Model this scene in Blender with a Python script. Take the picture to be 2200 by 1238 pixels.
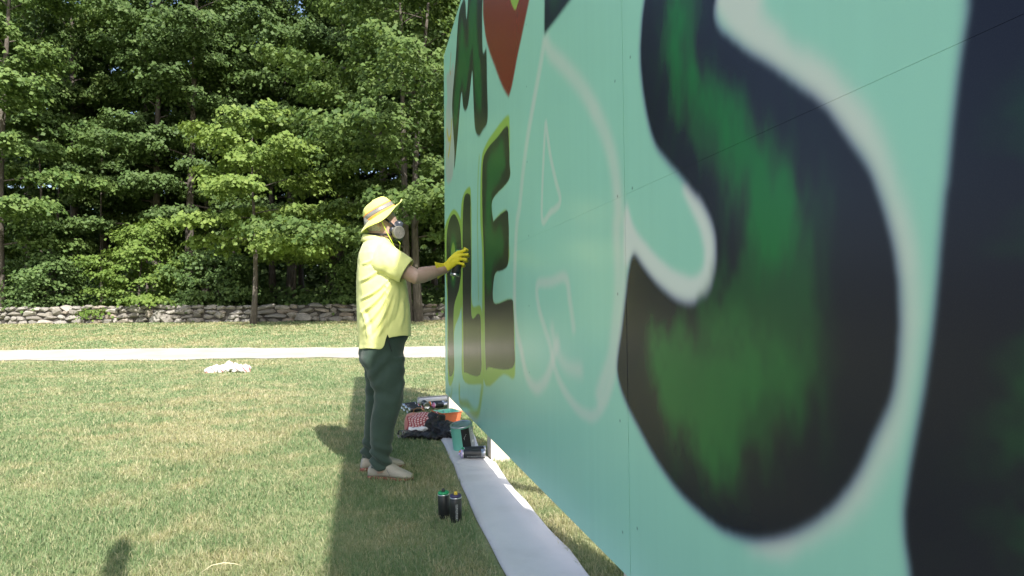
import bpy, bmesh, math, random
import numpy as np
from mathutils import Vector, Matrix, noise as mnoise

for _o in list(bpy.data.objects):
    bpy.data.objects.remove(_o)
C = bpy.context.scene.collection
PI = math.pi
R = math.radians

# ------------------------------------------------------------------ camera, light, exposure
cam_d = bpy.data.cameras.new('camera')
cam = bpy.data.objects.new('camera', cam_d)
C.objects.link(cam)
bpy.context.scene.camera = cam
cam_d.sensor_width = 36.0
cam_d.lens = 36.0 * 1355.0 / 2200.0
cam_d.clip_start = 0.05
cam_d.clip_end = 2000.0
pitch, roll = R(2.1238), R(0.5)
f_ = Vector((0, math.cos(pitch), math.sin(pitch)))
u0 = Vector((0, -math.sin(pitch), math.cos(pitch)))
r0 = Vector((1, 0, 0))
rv = r0 * math.cos(roll) - u0 * math.sin(roll)
uv = u0 * math.cos(roll) + r0 * math.sin(roll)
m = Matrix((rv, uv, -f_)).transposed().to_4x4()
m.translation = Vector((0, 0, 1.07))
cam.matrix_world = m

SUN_TO = Vector((1.90, -3.69, 3.90)).normalized()
world = bpy.data.worlds.new('World')
bpy.context.scene.world = world
world.use_nodes = True
wnt = world.node_tree
sky = wnt.nodes.new('ShaderNodeTexSky')
sky.sky_type = 'NISHITA'
sky.sun_disc = False
sky.sun_elevation = math.asin(SUN_TO.z)
sky.sun_rotation = math.atan2(SUN_TO.x, SUN_TO.y)
sky.air_density = 1.0
sky.dust_density = 3.0
sky.ozone_density = 1.0
wnt.nodes['Background'].inputs[1].default_value = 0.15
wnt.links.new(sky.outputs[0], wnt.nodes['Background'].inputs[0])
sun_d = bpy.data.lights.new('sun', 'SUN')
sun_d.energy = 4.7
sun_d.angle = R(0.6)
sun_d.color = (1.0, 0.955, 0.88)
sun = bpy.data.objects.new('sun', sun_d)
C.objects.link(sun)
sun.rotation_euler = SUN_TO.to_track_quat('Z', 'Y').to_euler()
sun.location = SUN_TO * 60
vs = bpy.context.scene.view_settings
vs.view_transform = 'Standard'
vs.look = 'None'
vs.gamma = 1.0
vs.use_curve_mapping = False
vs.exposure = 0.96
cy = bpy.context.scene.cycles
cy.max_bounces = 8
cy.diffuse_bounces = 6
cy.glossy_bounces = 3
cy.transmission_bounces = 5
cy.transparent_max_bounces = 8
cy.use_denoising = True
cy.sample_clamp_indirect = 4.0

# ------------------------------------------------------------------ helpers
def link(o, parent=None):
    C.objects.link(o)
    if parent is not None:
        o.parent = parent
    return o

def empty(name, label=None, cat=None, loc=(0, 0, 0), rotz=0.0, group=None):
    o = bpy.data.objects.new(name, None)
    link(o)
    o.location = loc
    o.rotation_euler = (0, 0, rotz)
    o.empty_display_size = 0.1
    tag(o, label, cat, group)
    return o

def tag(o, label=None, cat=None, group=None, kind=None):
    if label: o['label'] = label
    if cat: o['category'] = cat
    if group: o['group'] = group
    if kind: o['kind'] = kind
    return o

def mesh_np(name, V, Fc, n):
    """fast mesh from numpy: V (k,3), Fc (m,n) faces all with n corners"""
    me = bpy.data.meshes.new(name)
    V = np.asarray(V, dtype=np.float32)
    Fc = np.asarray(Fc, dtype=np.int32)
    me.vertices.add(len(V))
    me.vertices.foreach_set('co', V.ravel())
    me.loops.add(Fc.size)
    me.loops.foreach_set('vertex_index', Fc.ravel())
    me.polygons.add(len(Fc))
    me.polygons.foreach_set('loop_start', np.arange(0, Fc.size, n, dtype=np.int32))
    me.update(calc_edges=True)
    return me

def mesh_pd(name, V, Fc):
    me = bpy.data.meshes.new(name)
    me.from_pydata([tuple(v) for v in V], [], [tuple(f) for f in Fc])
    me.update()
    return me

def ob(name, me, mat=None, parent=None, smooth=False, loc=None):
    o = bpy.data.objects.new(name, me)
    link(o, parent)
    if mat is not None and len(me.materials) == 0:
        me.materials.append(mat)
    if smooth:
        me.polygons.foreach_set('use_smooth', np.ones(len(me.polygons), dtype=bool))
    if loc is not None:
        o.location = loc
    return o

class MB:
    """collects simple shapes into one mesh"""
    def __init__(s):
        s.V, s.F = [], []
    def add(s, V, Fc):
        k = len(s.V)
        s.V += [tuple(v) for v in V]
        s.F += [tuple(i + k for i in f) for f in Fc]
    def box(s, lo, hi):
        (a, b, c), (d, e, f) = lo, hi
        s.add([(a,b,c),(d,b,c),(d,e,c),(a,e,c),(a,b,f),(d,b,f),(d,e,f),(a,e,f)],
              [(0,3,2,1),(4,5,6,7),(0,1,5,4),(1,2,6,5),(2,3,7,6),(3,0,4,7)])
    def loft(s, secs, n=24, cap=True, power=2.0):
        """secs: list of (center, axisA*a, axisB*b) vectors"""
        V, Fc = [], []
        for (c, A, B) in secs:
            c, A, B = Vector(c), Vector(A), Vector(B)
            for i in range(n):
                t = 2 * PI * i / n
                ct, st = math.cos(t), math.sin(t)
                x = math.copysign(abs(ct) ** (2 / power), ct)
                y = math.copysign(abs(st) ** (2 / power), st)
                V.append(c + A * x + B * y)
        for k in range(len(secs) - 1):
            for i in range(n):
                j = (i + 1) % n
                Fc.append((k*n+i, k*n+j, (k+1)*n+j, (k+1)*n+i))
        if cap:
            Fc.append(tuple(reversed(range(n))))
            Fc.append(tuple((len(secs)-1)*n + i for i in range(n)))
        s.add(V, Fc)
    def tube(s, pts, rad, n=10, cap=True, side=(0, 1, 0), flat=1.0):
        pts = [Vector(p) for p in pts]
        if not hasattr(rad, '__len__'):
            rad = [rad] * len(pts)
        secs = []
        ref = Vector(side)
        for i, p in enumerate(pts):
            d = (pts[min(i+1, len(pts)-1)] - pts[max(i-1, 0)]).normalized()
            a = ref - d * ref.dot(d)
            if a.length < 1e-4:
                a = d.orthogonal()
            a.normalize()
            b = d.cross(a)
            secs.append((p, a * rad[i], b * rad[i] * flat))
            ref = a
        s.loft(secs, n, cap)
    def lathe(s, prof, n=32, axis=None):
        """prof: list of (r, z); axis: Matrix 4x4"""
        M = axis or Matrix.Identity(4)
        V, Fc = [], []
        for r, z in prof:
            for i in range(n):
                t = 2 * PI * i / n
                V.append(M @ Vector((r * math.cos(t), r * math.sin(t), z)))
        for k in range(len(prof) - 1):
            for i in range(n):
                j = (i + 1) % n
                Fc.append((k*n+i, k*n+j, (k+1)*n+j, (k+1)*n+i))
        s.add(V, Fc)
    def ball(s, c, rx, ry, rz, n=16, m=10):
        c = Vector(c)
        V, Fc = [], []
        for j in range(m + 1):
            ph = PI * j / m - PI / 2
            for i in range(n):
                t = 2 * PI * i / n
                V.append(c + Vector((rx*math.cos(ph)*math.cos(t), ry*math.cos(ph)*math.sin(t), rz*math.sin(ph))))
        for j in range(m):
            for i in range(n):
                k = (i + 1) % n
                Fc.append((j*n+i, j*n+k, (j+1)*n+k, (j+1)*n+i))
        s.add(V, Fc)
    def build(s, name, mat=None, parent=None, smooth=False, weld=False):
        me = mesh_pd(name, s.V, s.F)
        if weld:
            bm = bmesh.new(); bm.from_mesh(me)
            bmesh.ops.remove_doubles(bm, verts=bm.verts, dist=1e-5)
            bmesh.ops.recalc_face_normals(bm, faces=bm.faces)
            bm.to_mesh(me); bm.free()
        return ob(name, me, mat, parent, smooth)

def remeshed(mb, name, mat, parent, voxel, smooth_it=4, fac=0.5):
    """union of the collected solids as ONE continuous smooth surface"""
    tmp = mb.build('tmp_solid', None, None, weld=True)
    a = tmp.modifiers.new('r', 'REMESH'); a.mode = 'VOXEL'; a.voxel_size = voxel; a.adaptivity = 0
    if smooth_it:
        b = tmp.modifiers.new('s', 'SMOOTH'); b.factor = fac; b.iterations = smooth_it
    dg = bpy.context.evaluated_depsgraph_get()
    me = bpy.data.meshes.new_from_object(tmp.evaluated_get(dg))
    old = tmp.data
    bpy.data.objects.remove(tmp)
    bpy.data.meshes.remove(old)
    me.name = name
    me.materials.clear()
    return ob(name, me, mat, parent, True)

def get_co(me):
    a = np.empty(len(me.vertices) * 3, dtype=np.float32)
    me.vertices.foreach_get('co', a)
    return a.reshape(-1, 3)

def set_co(me, a):
    me.vertices.foreach_set('co', np.asarray(a, dtype=np.float32).ravel())
    me.update()

def get_no(me):
    a = np.empty(len(me.vertices) * 3, dtype=np.float32)
    me.vertex_normals.foreach_get('vector', a)
    return a.reshape(-1, 3)

# ------------------------------------------------------------------ materials
def mat_new(name):
    m = bpy.data.materials.new(name)
    m.use_nodes = True
    nt = m.node_tree
    return m, nt, nt.nodes['Principled BSDF'], nt.nodes['Material Output']

def N(nt, t, **kw):
    n = nt.nodes.new(t)
    for k, v in kw.items():
        setattr(n, k, v)
    return n

def noise_n(nt, scale, detail=3, rough=0.55, vec=None, dist=0.0):
    n = N(nt, 'ShaderNodeTexNoise')
    n.inputs['Scale'].default_value = scale
    n.inputs['Detail'].default_value = detail
    n.inputs['Roughness'].default_value = rough
    n.inputs['Distortion'].default_value = dist
    if vec is not None:
        nt.links.new(vec, n.inputs['Vector'])
    return n

def ramp(nt, fac, stops):
    r = N(nt, 'ShaderNodeValToRGB')
    e = r.color_ramp.elements
    while len(e) > 1:
        e.remove(e[-1])
    e[0].position = stops[0][0]; e[0].color = tuple(stops[0][1]) + (1,)
    for p, c in stops[1:]:
        x = e.new(p); x.color = tuple(c) + (1,)
    nt.links.new(fac, r.inputs[0])
    return r.outputs[0]

def mixc(nt, fac, a, b, mode='MIX'):
    n = N(nt, 'ShaderNodeMix', data_type='RGBA', blend_type=mode)
    for sock, v in ((n.inputs['Factor'], fac), (n.inputs[6], a), (n.inputs[7], b)):
        if isinstance(v, (int, float)):
            sock.default_value = v
        elif isinstance(v, (tuple, list)):
            sock.default_value = tuple(v) + (1,) if len(v) == 3 else tuple(v)
        else:
            nt.links.new(v, sock)
    return n.outputs[2]

def coord(nt, kind='Object'):
    return N(nt, 'ShaderNodeTexCoord').outputs[kind]

def bump(nt, bsdf, h, strength=0.3, dist=0.01):
    b = N(nt, 'ShaderNodeBump')
    b.inputs['Strength'].default_value = strength
    b.inputs['Distance'].default_value = dist
    nt.links.new(h, b.inputs['Height'])
    nt.links.new(b.outputs[0], bsdf.inputs['Normal'])

def simple(name, col, rough=0.6, var=0.15, scale=20, metal=0.0, bmp=0.0, bscale=None, spec=0.5, coat=0.0, sheen=0.0):
    m, nt, b, o = mat_new(name)
    co = coord(nt)
    n = noise_n(nt, scale, 4, 0.6, co)
    lo = tuple(c * (1 - var) for c in col)
    hi = tuple(min(1, c * (1 + var)) for c in col)
    nt.links.new(ramp(nt, n.outputs[0], [(0.3, lo), (0.7, hi)]), b.inputs['Base Color'])
    b.inputs['Roughness'].default_value = rough
    b.inputs['Metallic'].default_value = metal
    b.inputs['Specular IOR Level'].default_value = spec
    b.inputs['Coat Weight'].default_value = coat
    b.inputs['Sheen Weight'].default_value = sheen
    if bmp:
        n2 = noise_n(nt, bscale or scale * 3, 4, 0.6, co)
        bump(nt, b, n2.outputs[0], bmp, 0.01)
    return m

def leaf_mat(name, dark, light, yellow, trans=0.35):
    m, nt, b, out = mat_new(name)
    geo = N(nt, 'ShaderNodeNewGeometry')
    oi = N(nt, 'ShaderNodeObjectInfo')
    c1 = ramp(nt, geo.outputs['Random Per Island'], [(0.0, dark), (0.55, light), (1.0, yellow)])
    big = noise_n(nt, 0.55, 2, 0.5, coord(nt))
    c2 = mixc(nt, ramp(nt, big.outputs[0], [(0.35, (0,0,0)), (0.65, (0.45,0.45,0.45))]), c1, yellow)
    hsv = N(nt, 'ShaderNodeHueSaturation')
    mr = N(nt, 'ShaderNodeMapRange')
    mr.inputs[3].default_value = 0.86; mr.inputs[4].default_value = 1.12
    nt.links.new(oi.outputs['Random'], mr.inputs[0])
    nt.links.new(mr.outputs[0], hsv.inputs['Value'])
    nt.links.new(c2, hsv.inputs['Color'])
    col = hsv.outputs[0]
    nt.links.new(col, b.inputs['Base Color'])
    b.inputs['Roughness'].default_value = 0.55
    b.inputs['Specular IOR Level'].default_value = 0.2
    tr = N(nt, 'ShaderNodeBsdfTranslucent')
    nt.links.new(mixc(nt, 1.0, col, (1.0, 1.0, 0.55), 'MULTIPLY'), tr.inputs[0])
    mx = N(nt, 'ShaderNodeMixShader')
    mx.inputs[0].default_value = trans
    nt.links.new(b.outputs[0], mx.inputs[1]); nt.links.new(tr.outputs[0], mx.inputs[2])
    nt.links.new(mx.outputs[0], out.inputs[0])
    return m

# ------------------------------------------------------------------ ground heights
PATH0, PATH1 = 14.75, 17.35
WALL_D = 30.0
def gz(y, x=0.0):
    """terrain height: flat lawn, then a gentle rise to the stone wall and the wood"""
    t = np.clip((np.asarray(y, dtype=float) - 14.5) / 15.5, 0, None)
    base = 0.67 * np.clip(t, 0, 1) + 1.2 * np.clip(t - 1, 0, 2.5) ** 1.1
    return base
def gzf(y): return float(gz(y))

# edges of the white drop cloth on the lawn (x by y), also kept clear of grass
CLOTH_L = [(2.0, 0.085), (2.556, -0.025), (2.833, -0.080), (3.205, -0.178), (3.812, -0.312), (4.423, -0.445), (4.803, -0.511), (5.413, -0.639), (5.75, -0.70)]
CLOTH_R = [(2.0, 0.40), (2.55, 0.262), (2.826, 0.214), (3.063, 0.143), (3.284, 0.087), (3.523, 0.036), (3.725, -0.016), (4.06, -0.082), (4.359, -0.144), (4.495, -0.201), (4.731, -0.253), (5.245, -0.337), (5.75, -0.44)]
def cl(y): return -0.025 - (np.asarray(y, dtype=float) - 2.556) * 0.2145 - 0.012 * np.sin((np.asarray(y, dtype=float) - 2.5) * 1.9)
def cr(y): return np.interp(y, [p[0] for p in CLOTH_R], [p[1] for p in CLOTH_R]) + 0.025
# ------------------------------------------------------------------ ground, path
def ground_mat():
    m, nt, b, out = mat_new('ground_grass')
    co = coord(nt)
    sep = N(nt, 'ShaderNodeSeparateXYZ'); nt.links.new(co, sep.inputs[0])
    n1 = noise_n(nt, 0.45, 5, 0.6, co)
    mp = N(nt, 'ShaderNodeMapping'); mp.inputs['Scale'].default_value = (0.35, 1.0, 1.0)
    nt.links.new(co, mp.inputs[0])
    n2 = noise_n(nt, 1.6, 6, 0.65, mp.outputs[0])
    n3 = noise_n(nt, 28.0, 4, 0.7, co)
    c = ramp(nt, n1.outputs[0], [(0.30, (0.18, 0.25, 0.105)), (0.5, (0.25, 0.30, 0.145)), (0.68, (0.35, 0.345, 0.20))])
    c = mixc(nt, ramp(nt, n2.outputs[0], [(0.42, (0,0,0)), (0.68, (0.75,)*3)]), c, (0.40, 0.37, 0.21))
    c = mixc(nt, ramp(nt, n3.outputs[0], [(0.3, (0.55,)*3), (0.6, (0,0,0))]), c, (0.14, 0.18, 0.065))
    # leaf litter under the trees, beyond the wall
    mr = N(nt, 'ShaderNodeMapRange'); mr.inputs[1].default_value = 29.9; mr.inputs[2].default_value = 30.4
    nt.links.new(sep.outputs[1], mr.inputs[0])
    n4 = noise_n(nt, 3.0, 6, 0.7, co)
    lit = ramp(nt, n4.outputs[0], [(0.3, (0.03, 0.024, 0.014)), (0.6, (0.075, 0.055, 0.032)), (0.75, (0.04, 0.06, 0.02))])
    c = mixc(nt, mr.outputs[0], c, lit)
    nt.links.new(c, b.inputs['Base Color'])
    b.inputs['Roughness'].default_value = 0.9
    b.inputs['Specular IOR Level'].default_value = 0.15
    n5 = noise_n(nt, 60.0, 5, 0.7, co)
    bump(nt, b, n5.outputs[0], 0.7, 0.03)
    return m

def sheet(name, xs, ys, mat, dz=0.0, edge=None):
    X, Y = np.meshgrid(xs, ys)
    if edge is not None:
        Y = edge(X, Y)
    Z = gz(Y) + dz
    V = np.stack([X, Y, Z], -1).reshape(-1, 3)
    nx, ny = len(xs), len(ys)
    i = np.arange((ny - 1) * nx).reshape(ny - 1, nx)[:, :-1].ravel()
    Fc = np.stack([i, i + 1, i + nx + 1, i + nx], 1)
    o = ob(name, mesh_np(name, V, Fc, 4), mat, None, True)
    tag(o, kind='structure')
    return o

ys = np.concatenate([np.linspace(-400, -20, 8), np.linspace(-15, 13, 15), np.linspace(14, 32, 37), np.linspace(34, 60, 14), np.linspace(70, 700, 12)])
xs = np.concatenate([np.linspace(-600, -70, 8), np.linspace(-60, 60, 61), np.linspace(70, 600, 8)])
ground = sheet('lawn', xs, ys, ground_mat())

def gravel_mat():
    m, nt, b, out = mat_new('pale_gravel')
    co = coord(nt)
    n1 = noise_n(nt, 1.2, 4, 0.6, co)
    n2 = noise_n(nt, 70.0, 5, 0.75, co)
    c = ramp(nt, n1.outputs[0], [(0.3, (0.36, 0.325, 0.27)), (0.7, (0.50, 0.46, 0.395))])
    c = mixc(nt, ramp(nt, n2.outputs[0], [(0.35, (0.5,)*3), (0.55, (0,0,0))]), c, (0.36, 0.33, 0.28))
    nt.links.new(c, b.inputs['Base Color'])
    b.inputs['Roughness'].default_value = 0.9
    bump(nt, b, n2.outputs[0], 0.6, 0.02)
    return m
def path_edge(X, Y):
    t = (Y - PATH0) / (PATH1 - PATH0)
    wob = 0.12 * np.sin(X * 0.9) + 0.07 * np.sin(X * 2.7 + 1) + 0.05 * np.sin(X * 7.1 + 2)
    wob2 = 0.12 * np.sin(X * 0.7 + 2) + 0.07 * np.sin(X * 3.1) + 0.05 * np.sin(X * 6.3 + 4)
    return Y + wob * (1 - t) + wob2 * t
path = sheet('gravel_path', np.linspace(-60, 60, 481), np.linspace(PATH0, PATH1, 9), gravel_mat(), 0.012, path_edge)

# ------------------------------------------------------------------ dry stone wall, every stone its own part
rng = np.random.default_rng(11)
def stone_mat():
    m, nt, b, out = mat_new('field_stone')
    oi = N(nt, 'ShaderNodeObjectInfo')
    co = coord(nt)
    base = ramp(nt, oi.outputs['Random'], [(0.0, (0.16, 0.148, 0.13)), (0.3, (0.27, 0.25, 0.22)), (0.55, (0.22, 0.21, 0.195)),
                                            (0.8, (0.35, 0.33, 0.295)), (0.93, (0.24, 0.185, 0.14)), (1.0, (0.48, 0.46, 0.42))])
    n = noise_n(nt, 6.0, 6, 0.7, co)
    c = mixc(nt, ramp(nt, n.outputs[0], [(0.35, (0.65,)*3), (0.6, (0,0,0))]), base, (0.13, 0.12, 0.10))
    n2 = noise_n(nt, 2.2, 4, 0.6, co)
    c = mixc(nt, ramp(nt, n2.outputs[0], [(0.6, (0,0,0)), (0.75, (0.4,)*3)]), c, (0.42, 0.43, 0.36))
    nt.links.new(c, b.inputs['Base Color'])
    b.inputs['Roughness'].default_value = 0.9
    bump(nt, b, n.outputs[0], 0.8, 0.04)
    return m
M_stone = stone_mat()
def stone_mesh(seed):
    r = np.random.default_rng(seed)
    bm = bmesh.new()
    p = r.uniform(2.4, 4.5)
    for _ in range(26):
        d = r.normal(size=3); d /= np.linalg.norm(d)
        k = 1.0 / (np.sum(np.abs(d) ** p)) ** (1 / p)
        q = d * k * r.uniform(0.9, 1.03)
        bm.verts.new(tuple(q * 0.5))
    res = bmesh.ops.convex_hull(bm, input=bm.verts)
    for v in [v for v in bm.verts if not v.link_faces]:
        bm.verts.remove(v)
    bmesh.ops.recalc_face_normals(bm, faces=bm.faces)
    me = bpy.data.meshes.new('stone')
    bm.to_mesh(me); bm.free()
    me.materials.append(M_stone)
    return me
stone_meshes = [stone_mesh(s) for s in range(16)]
WX0, WX1 = -26.5, 1.5
wall = empty('stone_wall', 'low dry stone wall of grey fieldstones along the edge of the wood', 'wall', (0, WALL_D, gzf(WALL_D)))
mb = MB()
mb.box((WX0, 0.14, -0.2), (WX1, 0.62, 0.78))
core = mb.build('rubble_core', simple('rubble_dark', (0.05, 0.045, 0.04), 0.95, 0.4, 8), wall)
n_st = 0
zc = -0.05
for ci, h in enumerate([0.25, 0.22, 0.21, 0.19]):
    x = WX0 - rng.uniform(0, 0.4)
    while x < WX1:
        big = x > -12.5
        w = rng.uniform(0.36, 0.86) * (1.35 if big else 1.0)
        tall = 1.0
        if rng.random() < 0.22:
            w *= 0.55
        elif ci < 3 and rng.random() < 0.14:
            tall = 1.55
        hh = h * rng.uniform(0.85, 1.25) * tall
        if n_st < 299:
            o = bpy.data.objects.new('stone', stone_meshes[int(rng.integers(16))])
            link(o, wall)
            o.scale = (w * 1.06, 0.5 * rng.uniform(0.85, 1.15), hh * 1.14)
            o.location = (x + w / 2, 0.22 + rng.uniform(-0.06, 0.05) - 0.05 * (tall > 1), zc + h / 2 * tall + rng.uniform(-0.03, 0.03) + 0.03 * math.sin(x * 0.6))
            o.rotation_euler = (rng.normal(0, 0.10), rng.normal(0, 0.11), rng.normal(0, 0.10) + (PI if rng.random() < 0.5 else 0))
            n_st += 1
        x += w * 0.99
    zc += h

# ------------------------------------------------------------------ the painted board
def smooth_closed(P, k=6, closed=True):
    P = np.array(P, float)
    n = len(P)
    out = []
    rngi = range(n) if closed else range(n - 1)
    for i in rngi:
        if closed:
            p0, p1, p2, p3 = P[(i-1) % n], P[i], P[(i+1) % n], P[(i+2) % n]
        else:
            p0, p1, p2, p3 = P[max(i-1, 0)], P[i], P[i+1], P[min(i+2, n-1)]
        for j in range(k):
            t = j / k
            out.append(0.5 * ((2*p1) + (-p0+p2)*t + (2*p0-5*p1+4*p2-p3)*t*t + (-p0+3*p1-3*p2+p3)*t**3))
    if not closed:
        out.append(P[-1])
    return np.array(out)

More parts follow.
